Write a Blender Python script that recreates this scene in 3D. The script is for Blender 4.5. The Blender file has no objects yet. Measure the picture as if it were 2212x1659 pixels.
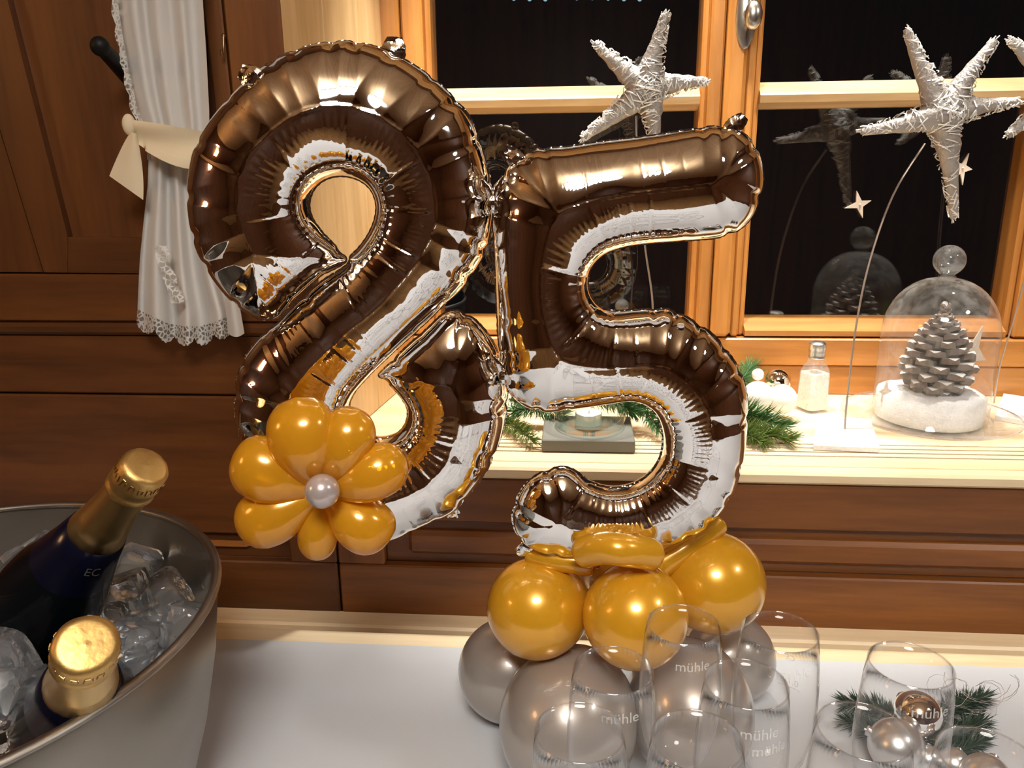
import bpy, math, random
import numpy as np
from mathutils import Vector, Matrix, noise as mnoise
from mathutils.kdtree import KDTree
from mathutils.geometry import delaunay_2d_cdt

random.seed(7); np.random.seed(7)
scene = bpy.context.scene
COL = scene.collection
PI = math.pi

# ------------------------------------------------------------------ camera
F, W, H = 1700.0, 2212.0, 1659.0
yaw, pitch, roll = math.radians(4.7), math.radians(15.5), math.radians(-0.67)
CAM = Vector((0, 0, 1.30))
fw = Vector((-math.sin(yaw)*math.cos(pitch), math.cos(yaw)*math.cos(pitch), -math.sin(pitch)))
r0 = Vector((math.cos(yaw), math.sin(yaw), 0)); u0 = r0.cross(fw)
rt = r0*math.cos(roll) + u0*math.sin(roll)
up = -r0*math.sin(roll) + u0*math.cos(roll)
cam = bpy.data.cameras.new('camera'); cam.sensor_width = 36; cam.lens = 36*F/W
cam.clip_start = 0.01
camo = bpy.data.objects.new('camera', cam); COL.objects.link(camo)
camo.matrix_world = Matrix(((rt.x, up.x, -fw.x, CAM.x), (rt.y, up.y, -fw.y, CAM.y), (rt.z, up.z, -fw.z, CAM.z), (0, 0, 0, 1)))
scene.camera = camo

def ray(px, py): return fw + rt*((px-W/2)/F) - up*((py-H/2)/F)
def aty(px, py, Y):
    d = ray(px, py); return CAM + d*((Y-CAM.y)/d.y)
def atz(px, py, Z):
    d = ray(px, py); return CAM + d*((Z-CAM.z)/d.z)
def atd(px, py, D): return CAM + ray(px, py)*D

# ------------------------------------------------------------------ world, colour management
scene.view_settings.view_transform = 'Standard'
scene.view_settings.look = 'None'
scene.view_settings.exposure = 0.0
scene.view_settings.gamma = 1.0
scene.view_settings.use_curve_mapping = False
scene.cycles.use_denoising = True
scene.cycles.max_bounces = 9
scene.cycles.diffuse_bounces = 3
scene.cycles.glossy_bounces = 5
scene.cycles.use_adaptive_sampling = True
scene.cycles.adaptive_threshold = 0.09
scene.cycles.adaptive_min_samples = 16
scene.cycles.transparent_max_bounces = 28
scene.cycles.sample_clamp_indirect = 6.0
scene.cycles.blur_glossy = 0.3
world = bpy.data.worlds.new('night'); scene.world = world; world.use_nodes = True
world.node_tree.nodes['Background'].inputs[0].default_value = (0.0035, 0.0038, 0.004, 1)
world.node_tree.nodes['Background'].inputs[1].default_value = 1.0

LAMP_STRENGTH = 40.0      # pendant lamp behind the photographer
SPOT_POWER = 40.0         # downlights over the window sill
SCONCE_STRENGTH = 17.0    # warm twin wall lamp on the left

# ------------------------------------------------------------------ materials
def new_mat(name):
    m = bpy.data.materials.new(name); m.use_nodes = True
    nt = m.node_tree
    return m, nt, nt.nodes['Principled BSDF'], nt.nodes['Material Output']
def N(nt, t, **k):
    n = nt.nodes.new(t)
    for a, b in k.items(): setattr(n, a, b)
    return n
def L(nt, a, b): nt.links.new(a, b)
def ramp(nt, stops):
    n = N(nt, 'ShaderNodeValToRGB'); e = n.color_ramp.elements
    while len(e) < len(stops): e.new(0.5)
    for i, (p, c) in enumerate(stops): e[i].position = p; e[i].color = (*c, 1) if len(c) == 3 else c
    return n
def simple(name, col, rough=0.5, metal=0.0, coat=0.0, bump=0, bscale=80, spec=0.5):
    m, nt, b, o = new_mat(name)
    b.inputs['Base Color'].default_value = (*col, 1); b.inputs['Roughness'].default_value = rough
    b.inputs['Metallic'].default_value = metal; b.inputs['Coat Weight'].default_value = coat
    b.inputs['Specular IOR Level'].default_value = spec
    if bump:
        tc = N(nt, 'ShaderNodeTexCoord'); nz = N(nt, 'ShaderNodeTexNoise'); nz.inputs['Scale'].default_value = bscale
        nz.inputs['Detail'].default_value = 4
        L(nt, tc.outputs['Object'], nz.inputs['Vector'])
        bp = N(nt, 'ShaderNodeBump'); bp.inputs['Strength'].default_value = bump; bp.inputs['Distance'].default_value = 0.002
        L(nt, nz.outputs['Fac'], bp.inputs['Height']); L(nt, bp.outputs['Normal'], b.inputs['Normal'])
    return m
def wood(name, dark, light, axis='X', scale=1.0, rough=0.45, coat=0.06):
    m, nt, b, o = new_mat(name)
    tc = N(nt, 'ShaderNodeTexCoord'); oi = N(nt, 'ShaderNodeObjectInfo')
    mp = N(nt, 'ShaderNodeMapping')
    s = {'X': (2.2, 26, 26), 'Y': (26, 2.2, 26), 'Z': (26, 26, 2.2)}[axis]
    mp.inputs['Scale'].default_value = tuple(q*scale for q in s)
    ad = N(nt, 'ShaderNodeVectorMath', operation='SCALE'); ad.inputs['Scale'].default_value = 9.0
    cx = N(nt, 'ShaderNodeCombineXYZ')
    for i in range(3): L(nt, oi.outputs['Random'], cx.inputs[i])
    L(nt, cx.outputs[0], ad.inputs[0]); L(nt, ad.outputs[0], mp.inputs['Location'])
    L(nt, tc.outputs['Object'], mp.inputs['Vector'])
    n1 = N(nt, 'ShaderNodeTexNoise'); n1.inputs['Scale'].default_value = 1.0; n1.inputs['Detail'].default_value = 5; n1.inputs['Distortion'].default_value = 0.6
    n2 = N(nt, 'ShaderNodeTexNoise'); n2.inputs['Scale'].default_value = 7.0; n2.inputs['Detail'].default_value = 3
    L(nt, mp.outputs[0], n1.inputs['Vector']); L(nt, mp.outputs[0], n2.inputs['Vector'])
    mx = N(nt, 'ShaderNodeMath', operation='MULTIPLY_ADD'); mx.inputs[1].default_value = 0.35
    L(nt, n2.outputs['Fac'], mx.inputs[0]); L(nt, n1.outputs['Fac'], mx.inputs[2])
    rp = ramp(nt, [(0.42, dark), (0.85, light)])
    L(nt, mx.outputs[0], rp.inputs[0])
    hs = N(nt, 'ShaderNodeHueSaturation')
    mr = N(nt, 'ShaderNodeMapRange'); mr.inputs['To Min'].default_value = 0.86; mr.inputs['To Max'].default_value = 1.12
    L(nt, oi.outputs['Random'], mr.inputs['Value']); L(nt, mr.outputs[0], hs.inputs['Value'])
    L(nt, rp.outputs[0], hs.inputs['Color']); L(nt, hs.outputs[0], b.inputs['Base Color'])
    b.inputs['Roughness'].default_value = rough; b.inputs['Coat Weight'].default_value = coat; b.inputs['Coat Roughness'].default_value = 0.25
    bp = N(nt, 'ShaderNodeBump'); bp.inputs['Strength'].default_value = 0.15; bp.inputs['Distance'].default_value = 0.001
    L(nt, n2.outputs['Fac'], bp.inputs['Height']); L(nt, bp.outputs['Normal'], b.inputs['Normal'])
    return m
def thin_glass(name, ior=1.5, tint=(1, 1, 1), rough=0.0, frost=0.0):
    m, nt, b, o = new_mat(name); nt.nodes.remove(b)
    # Schlick reflectance from the facing angle, the same from either side of the thin wall
    lw = N(nt, 'ShaderNodeLayerWeight'); lw.inputs['Blend'].default_value = 0.5
    f0 = ((ior-1)/(ior+1))**2
    pw = N(nt, 'ShaderNodeMath', operation='POWER'); pw.inputs[1].default_value = 5.5; L(nt, lw.outputs['Facing'], pw.inputs[0])
    fr = N(nt, 'ShaderNodeMath', operation='MULTIPLY_ADD'); fr.inputs[1].default_value = 1-f0; fr.inputs[2].default_value = f0; L(nt, pw.outputs[0], fr.inputs[0])
    tr = N(nt, 'ShaderNodeBsdfTransparent'); tr.inputs[0].default_value = (*tint, 1)
    gl = N(nt, 'ShaderNodeBsdfGlossy'); gl.inputs['Roughness'].default_value = rough
    mx = N(nt, 'ShaderNodeMixShader')
    L(nt, fr.outputs[0], mx.inputs[0]); L(nt, tr.outputs[0], mx.inputs[1]); L(nt, gl.outputs[0], mx.inputs[2])
    out = mx
    if frost:
        df = N(nt, 'ShaderNodeBsdfDiffuse'); df.inputs[0].default_value = (0.8, 0.82, 0.8, 1)
        tc = N(nt, 'ShaderNodeTexCoord'); nz = N(nt, 'ShaderNodeTexNoise'); nz.inputs['Scale'].default_value = 60; nz.inputs['Detail'].default_value = 8
        nz.inputs['Roughness'].default_value = 0.75
        L(nt, tc.outputs['Object'], nz.inputs['Vector'])
        mr = N(nt, 'ShaderNodeMapRange'); mr.inputs['From Min'].default_value = 0.45; mr.inputs['From Max'].default_value = 0.75
        mr.inputs['To Min'].default_value = frost*0.3; mr.inputs['To Max'].default_value = frost*1.8
        L(nt, nz.outputs['Fac'], mr.inputs['Value'])
        m2 = N(nt, 'ShaderNodeMixShader')
        L(nt, mr.outputs[0], m2.inputs[0]); L(nt, mx.outputs[0], m2.inputs[1]); L(nt, df.outputs[0], m2.inputs[2]); out = m2
    L(nt, out.outputs[0], o.inputs['Surface'])
    return m
def latex(name, col, trans, metal=0.35, rough=0.3, clear=0.0):
    # pearl latex: pigmented metallic flake under a glossy skin, a little light passes through
    m, nt, b, o = new_mat(name)
    b.inputs['Base Color'].default_value = (*col, 1); b.inputs['Metallic'].default_value = metal
    b.inputs['Roughness'].default_value = rough; b.inputs['Coat Weight'].default_value = 1.0; b.inputs['Coat Roughness'].default_value = 0.07
    tl = N(nt, 'ShaderNodeBsdfTranslucent'); tl.inputs[0].default_value = (*col, 1)
    mx = N(nt, 'ShaderNodeMixShader'); mx.inputs[0].default_value = trans
    L(nt, b.outputs[0], mx.inputs[1]); L(nt, tl.outputs[0], mx.inputs[2])
    out = mx
    if clear:
        tp = N(nt, 'ShaderNodeBsdfTransparent'); tp.inputs[0].default_value = tuple(min(1, q**0.6*1.15) for q in col)+(1,)
        m2 = N(nt, 'ShaderNodeMixShader'); m2.inputs[0].default_value = clear
        L(nt, mx.outputs[0], m2.inputs[1]); L(nt, tp.outputs[0], m2.inputs[2]); out = m2
    L(nt, out.outputs[0], o.inputs['Surface'])
    return m
def emis(name, col, s):
    m, nt, b, o = new_mat(name); nt.nodes.remove(b)
    e = N(nt, 'ShaderNodeEmission'); e.inputs[0].default_value = (*col, 1); e.inputs[1].default_value = s
    L(nt, e.outputs[0], o.inputs['Surface']); return m
def foil_mat():
    m, nt, b, o = new_mat('silver_foil')
    b.inputs['Base Color'].default_value = (0.90, 0.885, 0.87, 1); b.inputs['Metallic'].default_value = 1.0
    b.inputs['Roughness'].default_value = 0.035
    tc = N(nt, 'ShaderNodeTexCoord'); nz = N(nt, 'ShaderNodeTexNoise'); nz.inputs['Scale'].default_value = 35; nz.inputs['Detail'].default_value = 2
    L(nt, tc.outputs['Object'], nz.inputs['Vector'])
    bp = N(nt, 'ShaderNodeBump'); bp.inputs['Strength'].default_value = 0.06; bp.inputs['Distance'].default_value = 0.002
    L(nt, nz.outputs['Fac'], bp.inputs['Height']); L(nt, bp.outputs['Normal'], b.inputs['Normal'])
    return m

MAT = {}
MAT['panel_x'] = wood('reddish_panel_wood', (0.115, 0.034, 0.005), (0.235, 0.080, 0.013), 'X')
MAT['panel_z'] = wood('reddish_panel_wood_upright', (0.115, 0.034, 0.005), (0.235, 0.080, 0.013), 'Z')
MAT['dimmed_x'] = wood('dimmed_panel_wood', (0.060, 0.018, 0.003), (0.135, 0.043, 0.008), 'X')  # darker copy of the panel wood: weaker light at left put into colour
MAT['dimmed_z'] = wood('dimmed_panel_wood_upright', (0.060, 0.018, 0.003), (0.135, 0.043, 0.008), 'Z')
MAT['sill_x'] = wood('brightened_sill_pine', (0.72, 0.53, 0.30), (0.88, 0.72, 0.48), 'X')  # pine lightened: glare of the downlights on the sill put into colour
MAT['pine_x'] = wood('pale_pine', (0.55, 0.33, 0.13), (0.80, 0.55, 0.28), 'X')
MAT['pine_z'] = wood('pale_pine_upright', (0.62, 0.40, 0.17), (0.86, 0.60, 0.31), 'Z')
MAT['frame_x'] = wood('orange_window_wood', (0.36, 0.135, 0.022), (0.58, 0.25, 0.055), 'X', coat=0.4)
MAT['frame_z'] = wood('orange_window_wood_upright', (0.36, 0.135, 0.022), (0.58, 0.25, 0.055), 'Z', coat=0.4)
MAT['ceiling'] = wood('ceiling_boards', (0.48, 0.33, 0.20), (0.66, 0.49, 0.32), 'Y', 0.6)
MAT['room'] = wood('room_panelling', (0.07, 0.026, 0.010), (0.16, 0.06, 0.022), 'Z', 0.6)
MAT['floor'] = wood('floor_boards', (0.16, 0.08, 0.03), (0.28, 0.15, 0.06), 'Y', 0.6)
MAT['dark_gap'] = simple('shadow_gap_wood', (0.10, 0.035, 0.01), 0.7)
MAT['foil'] = foil_mat()
MAT['foil_plain'] = simple('silver_foil_plain', (0.88, 0.88, 0.87), 0.09, 1.0, bump=0.5, bscale=160)
MAT['gold_latex'] = latex('gold_latex', (0.80, 0.40, 0.020), 0.20, 0.25, 0.26)
MAT['gold_petal'] = latex('gold_petal_latex', (0.82, 0.41, 0.020), 0.28, 0.2, 0.20, 0.18)
MAT['silver_latex'] = latex('silver_latex', (0.46, 0.405, 0.355), 0.15, 0.40, 0.30)
MAT['pearl'] = latex('pearl_grey_latex', (0.56, 0.48, 0.46), 0.1, 0.4, 0.25)
MAT['flute'] = thin_glass('flute_glass', 1.36)
MAT['rim_glass'] = thin_glass('glass_rim', 2.2)
MAT['pane'] = thin_glass('window_pane_glass', 1.95)
MAT['bell'] = thin_glass('dusty_bell_glass', 1.5, frost=0.16)
MAT['shaker_glass'] = thin_glass('shaker_glass', 1.8, frost=0.30)
MAT['candle_glass'] = thin_glass('greenish_candle_glass', 1.5, (0.95, 0.985, 0.97))
def ink():
    m, nt, b, o = new_mat('etched_print'); b.inputs['Base Color'].default_value = (0.75, 0.75, 0.73, 1); b.inputs['Roughness'].default_value = 0.7
    tp = N(nt, 'ShaderNodeBsdfTransparent'); mx = N(nt, 'ShaderNodeMixShader'); mx.inputs[0].default_value = 0.45
    L(nt, b.outputs[0], mx.inputs[1]); L(nt, tp.outputs[0], mx.inputs[2]); L(nt, mx.outputs[0], o.inputs['Surface']); return m
MAT['ink'] = ink()
MAT['snow'] = simple('sparkling_snow', (0.88, 0.89, 0.90), 0.8, bump=0.6, bscale=400)
MAT['white_bauble'] = simple('white_glass_bauble', (0.86, 0.87, 0.85), 0.3, 0.0, 0.4)
MAT['chrome'] = simple('mirror_bauble', (0.92, 0.91, 0.90), 0.04, 1.0)
MAT['matt_silver'] = simple('matt_silver_bauble', (0.74, 0.74, 0.74), 0.3, 0.85)
MAT['needle'] = simple('fir_needle', (0.055, 0.16, 0.045), 0.5)
MAT['needle2'] = simple('fir_needle_olive', (0.13, 0.20, 0.04), 0.5)
MAT['needle3'] = simple('fir_needle_dark', (0.03, 0.055, 0.035), 0.5)
MAT['twig'] = simple('twig_bark', (0.16, 0.09, 0.045), 0.8)
MAT['slate'] = simple('slate_block', (0.16, 0.16, 0.14), 0.75, bump=0.5, bscale=60)
MAT['wax'] = simple('white_wax', (0.92, 0.91, 0.88), 0.45)
MAT['alu'] = simple('aluminium_cup', (0.75, 0.75, 0.74), 0.3, 1.0)
MAT['nickel'] = simple('nickel_fitting', (0.62, 0.60, 0.55), 0.28, 1.0)
MAT['black'] = simple('black_iron', (0.006, 0.0055, 0.005), 0.5, spec=0.2)
MAT['wire'] = simple('silver_wire', (0.50, 0.44, 0.40), 0.4, 0.7)
MAT['star'] = simple('silver_wicker', (0.42, 0.39, 0.36), 0.45, 0.35, bump=1.0, bscale=260)
MAT['glitter'] = simple('glitter_white_twine', (0.86, 0.85, 0.82), 0.35, 0.3)
MAT['plate_white'] = simple('glittered_white_plate', (0.85, 0.86, 0.86), 0.5, bump=0.7, bscale=300)
MAT['star_wood'] = simple('bleached_wood', (0.72, 0.60, 0.50), 0.7)
MAT['cone'] = simple('pine_cone_grey', (0.22, 0.17, 0.14), 0.8, bump=0.5, bscale=200)
MAT['cone_white'] = simple('pine_cone_white_tip', (0.86, 0.84, 0.82), 0.7)
MAT['salt'] = simple('salt', (0.90, 0.82, 0.70), 0.9, bump=0.3, bscale=500)
MAT['bottle_glass'] = simple('near_black_bottle_glass', (0.002, 0.003, 0.004), 0.08, 0, 0.0, spec=0.35)
MAT['navy'] = simple('navy_neck_label', (0.003, 0.004, 0.014), 0.22, 0.2, 0.2)
MAT['gold_foil'] = simple('gold_bottle_foil', (0.62, 0.40, 0.14), 0.46, 1.0, bump=0.5, bscale=70)
MAT['gold_foil_neck'] = simple('smooth_gold_foil', (0.86, 0.60, 0.25), 0.34, 1.0, bump=0.15, bscale=40)
MAT['gold_text'] = simple('dull_gold_print', (0.09, 0.085, 0.08), 0.5, 0.3)
MAT['relief'] = simple('dark_gold_relief', (0.42, 0.26, 0.09), 0.35, 1.0)
def steel():
    m, nt, b, o = new_mat('brushed_steel')
    b.inputs['Base Color'].default_value = (0.33, 0.305, 0.27, 1); b.inputs['Metallic'].default_value = 1.0
    tc = N(nt, 'ShaderNodeTexCoord'); nz = N(nt, 'ShaderNodeTexNoise'); nz.inputs['Scale'].default_value = 14; nz.inputs['Detail'].default_value = 6
    L(nt, tc.outputs['Object'], nz.inputs['Vector'])
    mr = N(nt, 'ShaderNodeMapRange'); mr.inputs['To Min'].default_value = 0.30; mr.inputs['To Max'].default_value = 0.50
    L(nt, nz.outputs['Fac'], mr.inputs['Value']); L(nt, mr.outputs[0], b.inputs['Roughness'])
    return m
MAT['steel'] = steel()
def ice():
    m, nt, b, o = new_mat('ice')
    b.inputs['Base Color'].default_value = (0.93, 0.96, 1.0, 1); b.inputs['Transmission Weight'].default_value = 0.93
    b.inputs['Roughness'].default_value = 0.03; b.inputs['IOR'].default_value = 1.31
    tc = N(nt, 'ShaderNodeTexCoord'); nz = N(nt, 'ShaderNodeTexNoise'); nz.inputs['Scale'].default_value = 45; nz.inputs['Detail'].default_value = 3
    L(nt, tc.outputs['Object'], nz.inputs['Vector'])
    bp = N(nt, 'ShaderNodeBump'); bp.inputs['Strength'].default_value = 0.6; bp.inputs['Distance'].default_value = 0.004
    L(nt, nz.outputs['Fac'], bp.inputs['Height']); L(nt, bp.outputs['Normal'], b.inputs['Normal'])
    return m
MAT['ice'] = ice()
def cloth_mat(name, col, trans, lace=False):
    m, nt, b, o = new_mat(name)
    b.inputs['Base Color'].default_value = (*col, 1); b.inputs['Roughness'].default_value = 0.9; b.inputs['Specular IOR Level'].default_value = 0.1
    tc = N(nt, 'ShaderNodeTexCoord'); wv = N(nt, 'ShaderNodeTexNoise'); wv.inputs['Scale'].default_value = 700
    L(nt, tc.outputs['Object'], wv.inputs['Vector'])
    bp = N(nt, 'ShaderNodeBump'); bp.inputs['Strength'].default_value = 0.15; bp.inputs['Distance'].default_value = 0.0005
    L(nt, wv.outputs['Fac'], bp.inputs['Height']); L(nt, bp.outputs['Normal'], b.inputs['Normal'])
    tl = N(nt, 'ShaderNodeBsdfTranslucent'); tl.inputs[0].default_value = (*col, 1)
    mx = N(nt, 'ShaderNodeMixShader'); mx.inputs[0].default_value = trans
    L(nt, b.outputs[0], mx.inputs[1]); L(nt, tl.outputs[0], mx.inputs[2]); out = mx
    if lace:
        vo = N(nt, 'ShaderNodeTexVoronoi', feature='DISTANCE_TO_EDGE'); vo.inputs['Scale'].default_value = 190
        L(nt, tc.outputs['Object'], vo.inputs['Vector'])
        cr = N(nt, 'ShaderNodeMapRange', interpolation_type='SMOOTHSTEP'); cr.inputs['From Min'].default_value = 0.06; cr.inputs['From Max'].default_value = 0.22
        cr.inputs['To Max'].default_value = 0.72
        L(nt, vo.outputs['Distance'], cr.inputs['Value'])
        tp = N(nt, 'ShaderNodeBsdfTransparent'); m2 = N(nt, 'ShaderNodeMixShader')
        L(nt, cr.outputs[0], m2.inputs[0]); L(nt, mx.outputs[0], m2.inputs[1]); L(nt, tp.outputs[0], m2.inputs[2]); out = m2
    L(nt, out.outputs[0], o.inputs['Surface'])
    return m
MAT['curtain'] = cloth_mat('white_voile', (0.66, 0.64, 0.61), 0.10)
MAT['lace'] = cloth_mat('white_lace', (0.70, 0.68, 0.64), 0.2, True)
MAT['band'] = cloth_mat('cream_satin', (0.78, 0.66, 0.46), 0.12)
MAT['tablecloth'] = cloth_mat('white_tablecloth', (0.585, 0.605, 0.635), 0.0)

# ------------------------------------------------------------------ mesh helpers
WLOC = {}
def link(o, parent=None):
    COL.objects.link(o)
    if parent: o.parent = parent
    return o
def props(o, label=None, cat=None, group=None, kind=None):
    if label: o['label'] = label
    if cat: o['category'] = cat
    if group: o['group'] = group
    if kind: o['kind'] = kind
    return o
def thing(name, loc, label, cat, group=None, kind=None):
    o = bpy.data.objects.new(name, None); o.empty_display_size = 0.02
    link(o); o.location = loc; WLOC[o.name] = Vector(loc)
    return props(o, label, cat, group, kind)
class MB:
    def __init__(s): s.v = []; s.f = []; s.m = []
    def add(s, vs, fs, mi=0):
        k = len(s.v); s.v += [tuple(q) for q in vs]
        s.f += [tuple(i+k for i in f) for f in fs]; s.m += [mi]*len(fs); return s
    def box(s, x0, x1, y0, y1, z0, z1, b=0.0, mi=0):
        if b <= 0:
            vs = [(x, y, z) for x in (x0, x1) for y in (y0, y1) for z in (z0, z1)]
            return s.add(vs, [(0, 1, 3, 2), (4, 6, 7, 5), (0, 4, 5, 1), (2, 3, 7, 6), (0, 2, 6, 4), (1, 5, 7, 3)], mi)
        return s.hexa([(x0, y0, z0), (x1, y0, z0), (x1, y1, z0), (x0, y1, z0), (x0, y0, z1), (x1, y0, z1), (x1, y1, z1), (x0, y1, z1)], b, mi)
    def hexa(s, c, b=0.0, mi=0):
        # general hexahedron, corners 0-3 bottom, 4-7 top; chamfered by b
        c = [Vector(q) for q in c]
        nb = {0: (1, 3, 4), 1: (0, 2, 5), 2: (3, 1, 6), 3: (2, 0, 7), 4: (5, 7, 0), 5: (4, 6, 1), 6: (7, 5, 2), 7: (6, 4, 3)}
        faces = [(0, 3, 2, 1), (4, 5, 6, 7), (0, 1, 5, 4), (1, 2, 6, 5), (2, 3, 7, 6), (3, 0, 4, 7)]
        if b <= 0: return s.add(c, faces, mi)
        idx = {}; vs = []
        for fi, f in enumerate(faces):
            for k in range(4):
                p, q, w = c[f[k]], c[f[k-1]], c[f[(k+1) % 4]]
                d1 = (q-p); d2 = (w-p)
                idx[(fi, f[k])] = len(vs)
                vs.append(p + d1.normalized()*min(b, d1.length*0.45) + d2.normalized()*min(b, d2.length*0.45))
        fs = [tuple(idx[(fi, v)] for v in f) for fi, f in enumerate(faces)]
        edges = {}
        for fi, f in enumerate(faces):
            for k in range(4): edges.setdefault(frozenset((f[k], f[(k+1) % 4])), []).append((fi, f[k], f[(k+1) % 4]))
        for e, l in edges.items():
            (fa, a, bb), (fb, a2, b2) = l
            fs.append((idx[(fa, bb)], idx[(fa, a)], idx[(fb, a)], idx[(fb, bb)]))
        for v in range(8):
            fl = [fi for fi, f in enumerate(faces) if v in f]
            tri = [idx[(fi, v)] for fi in fl]
            n = (vs[tri[1]]-vs[tri[0]]).cross(vs[tri[2]]-vs[tri[0]])
            cen = sum((Vector(q) for q in c), Vector())/8
            fs.append(tuple(tri) if n.dot(vs[tri[0]]-cen) > 0 else tuple(reversed(tri)))
        return s.add(vs, fs, mi)
    def prism(s, poly, off, mi=0):
        # planar polygon (3D points) extruded by vector off
        poly = [Vector(p) for p in poly]; off = Vector(off); n = len(poly)
        vs = poly + [p+off for p in poly]
        fs = [tuple(range(n)), tuple(range(2*n-1, n-1, -1))] + [(i, i+n, (i+1) % n+n, (i+1) % n) for i in range(n)]
        return s.add(vs, fs, mi)
    def lathe(s, prof, n=32, o=(0, 0, 0), ax=(0, 0, 1), mi=0, cap=True, dr=None):
        o = Vector(o); ax = Vector(ax).normalized()
        a = Vector((1, 0, 0)) if abs(ax.x) < 0.9 else Vector((0, 1, 0))
        e1 = (a-ax*a.dot(ax)).normalized(); e2 = ax.cross(e1)
        vs = []; k = len(prof)
        for j, (r, z) in enumerate(prof):
            for i in range(n):
                t = 2*PI*i/n; rr = r*(1+(dr(t, z, j) if dr else 0))
                vs.append(o+ax*z+(e1*math.cos(t)+e2*math.sin(t))*max(rr, 1e-5))
        fs = [(j*n+i, j*n+(i+1) % n, (j+1)*n+(i+1) % n, (j+1)*n+i) for j in range(k-1) for i in range(n)]
        if cap:
            if prof[0][0] > 2e-5: fs.append(tuple(range(n-1, -1, -1)))
            if prof[-1][0] > 2e-5: fs.append(tuple((k-1)*n+i for i in range(n)))
        return s.add(vs, fs, mi)
    def ball(s, c, r, n=24, m=14, sc=(1, 1, 1), mi=0):
        c = Vector(c); vs = []; fs = []
        for j in range(m+1):
            p = PI*j/m
            for i in range(n):
                t = 2*PI*i/n
                vs.append((c.x+r*sc[0]*math.sin(p)*math.cos(t), c.y+r*sc[1]*math.sin(p)*math.sin(t), c.z-r*sc[2]*math.cos(p)))
        for j in range(m):
            for i in range(n): fs.append((j*n+i, j*n+(i+1) % n, (j+1)*n+(i+1) % n, (j+1)*n+i))
        return s.add(vs, fs, mi)
    def tube(s, pts, rad, n=8, mi=0, cap=True):
        pts = [Vector(p) for p in pts]; k = len(pts)
        if not hasattr(rad, '__len__'): rad = [rad]*k
        vs = []; prev = None
        for i, p in enumerate(pts):
            d = (pts[min(i+1, k-1)]-pts[max(i-1, 0)]).normalized()
            if prev is None:
                a = Vector((0, 0, 1)) if abs(d.z) < 0.9 else Vector((1, 0, 0)); e = (a-d*a.dot(d)).normalized()
            else: e = (prev-d*prev.dot(d)).normalized()
            prev = e; g = d.cross(e)
            for q in range(n):
                t = 2*PI*q/n; vs.append(p+(e*math.cos(t)+g*math.sin(t))*rad[i])
        fs = [(i*n+q, i*n+(q+1) % n, (i+1)*n+(q+1) % n, (i+1)*n+q) for i in range(k-1) for q in range(n)]
        if cap: fs += [tuple(range(n-1, -1, -1)), tuple((k-1)*n+q for q in range(n))]
        return s.add(vs, fs, mi)
    def grid(s, rows, mi=0):
        n = len(rows[0]); vs = [p for r in rows for p in r]
        fs = [(j*n+i, j*n+i+1, (j+1)*n+i+1, (j+1)*n+i) for j in range(len(rows)-1) for i in range(n-1)]
        return s.add(vs, fs, mi)
    def build(s, name, mat, parent=None, smooth=0, local=False):
        me = bpy.data.meshes.new(name)
        off = Vector((0, 0, 0))
        p = parent
        while p is not None and not local:
            off += p.location; p = p.parent
        me.from_pydata([(q[0]-off.x, q[1]-off.y, q[2]-off.z) for q in s.v], [], s.f)
        for q in (mat if isinstance(mat, (list, tuple)) else [mat]): me.materials.append(MAT[q])
        me.polygons.foreach_set('material_index', s.m)
        if smooth:
            me.polygons.foreach_set('use_smooth', [True]*len(s.f))
            if smooth < 180: me.set_sharp_from_angle(angle=math.radians(smooth))
        me.update()
        return link(bpy.data.objects.new(name, me), parent)
def top(mb, name, mat, label, cat, smooth=0, group=None, kind=None):
    return props(mb.build(name, mat, None, smooth), label, cat, group, kind)
def dup(o, parent=None, label=None, loc=None, rz=None):
    c = o.copy(); COL.objects.link(c); c.parent = parent
    if label: c['label'] = label
    if loc is not None: c.location = loc
    if rz is not None: c.rotation_euler = (0, 0, rz)
    for ch in list(o.children): dup(ch, c)
    return c

# ================================================================== SETTING
T = 0.75            # table top
YW = 0.875          # face of the panelled wall
ZS = 0.955          # window sill top
YG = 1.20           # face of the window frames
XR = -0.31          # left edge of the window niche
XL, XRR, YB, ZC = -1.95, 2.3, -2.7, 2.38

mb = MB().box(XL-.1, XRR+.1, YB-.1, YW+.5, -0.05, 0)
top(mb, 'floor', 'floor', 'brown wooden floor of the room', 'floor', kind='structure')
mb = MB().box(XL-.1, XRR+.1, YB-.1, YW+.6, ZC, ZC+.05)
top(mb, 'ceiling', 'ceiling', 'pale wooden board ceiling of the room', 'ceiling', kind='structure')
for nm, b, lb in (('wall_left', (XL-.1, XL, YB, YW, 0, ZC), 'dark wood panelled wall on the left side of the room'),
                  ('wall_right', (XRR, XRR+.1, YB, YW+.5, 0, ZC), 'dark wood panelled wall on the right side of the room'),
                  ('wall_rear', (XL-.1, XRR+.1, YB-.1, YB, 0, ZC), 'dark wood panelled wall behind the photographer')):
    top(MB().box(*b), nm, 'room', lb, 'wall', kind='structure')

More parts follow.
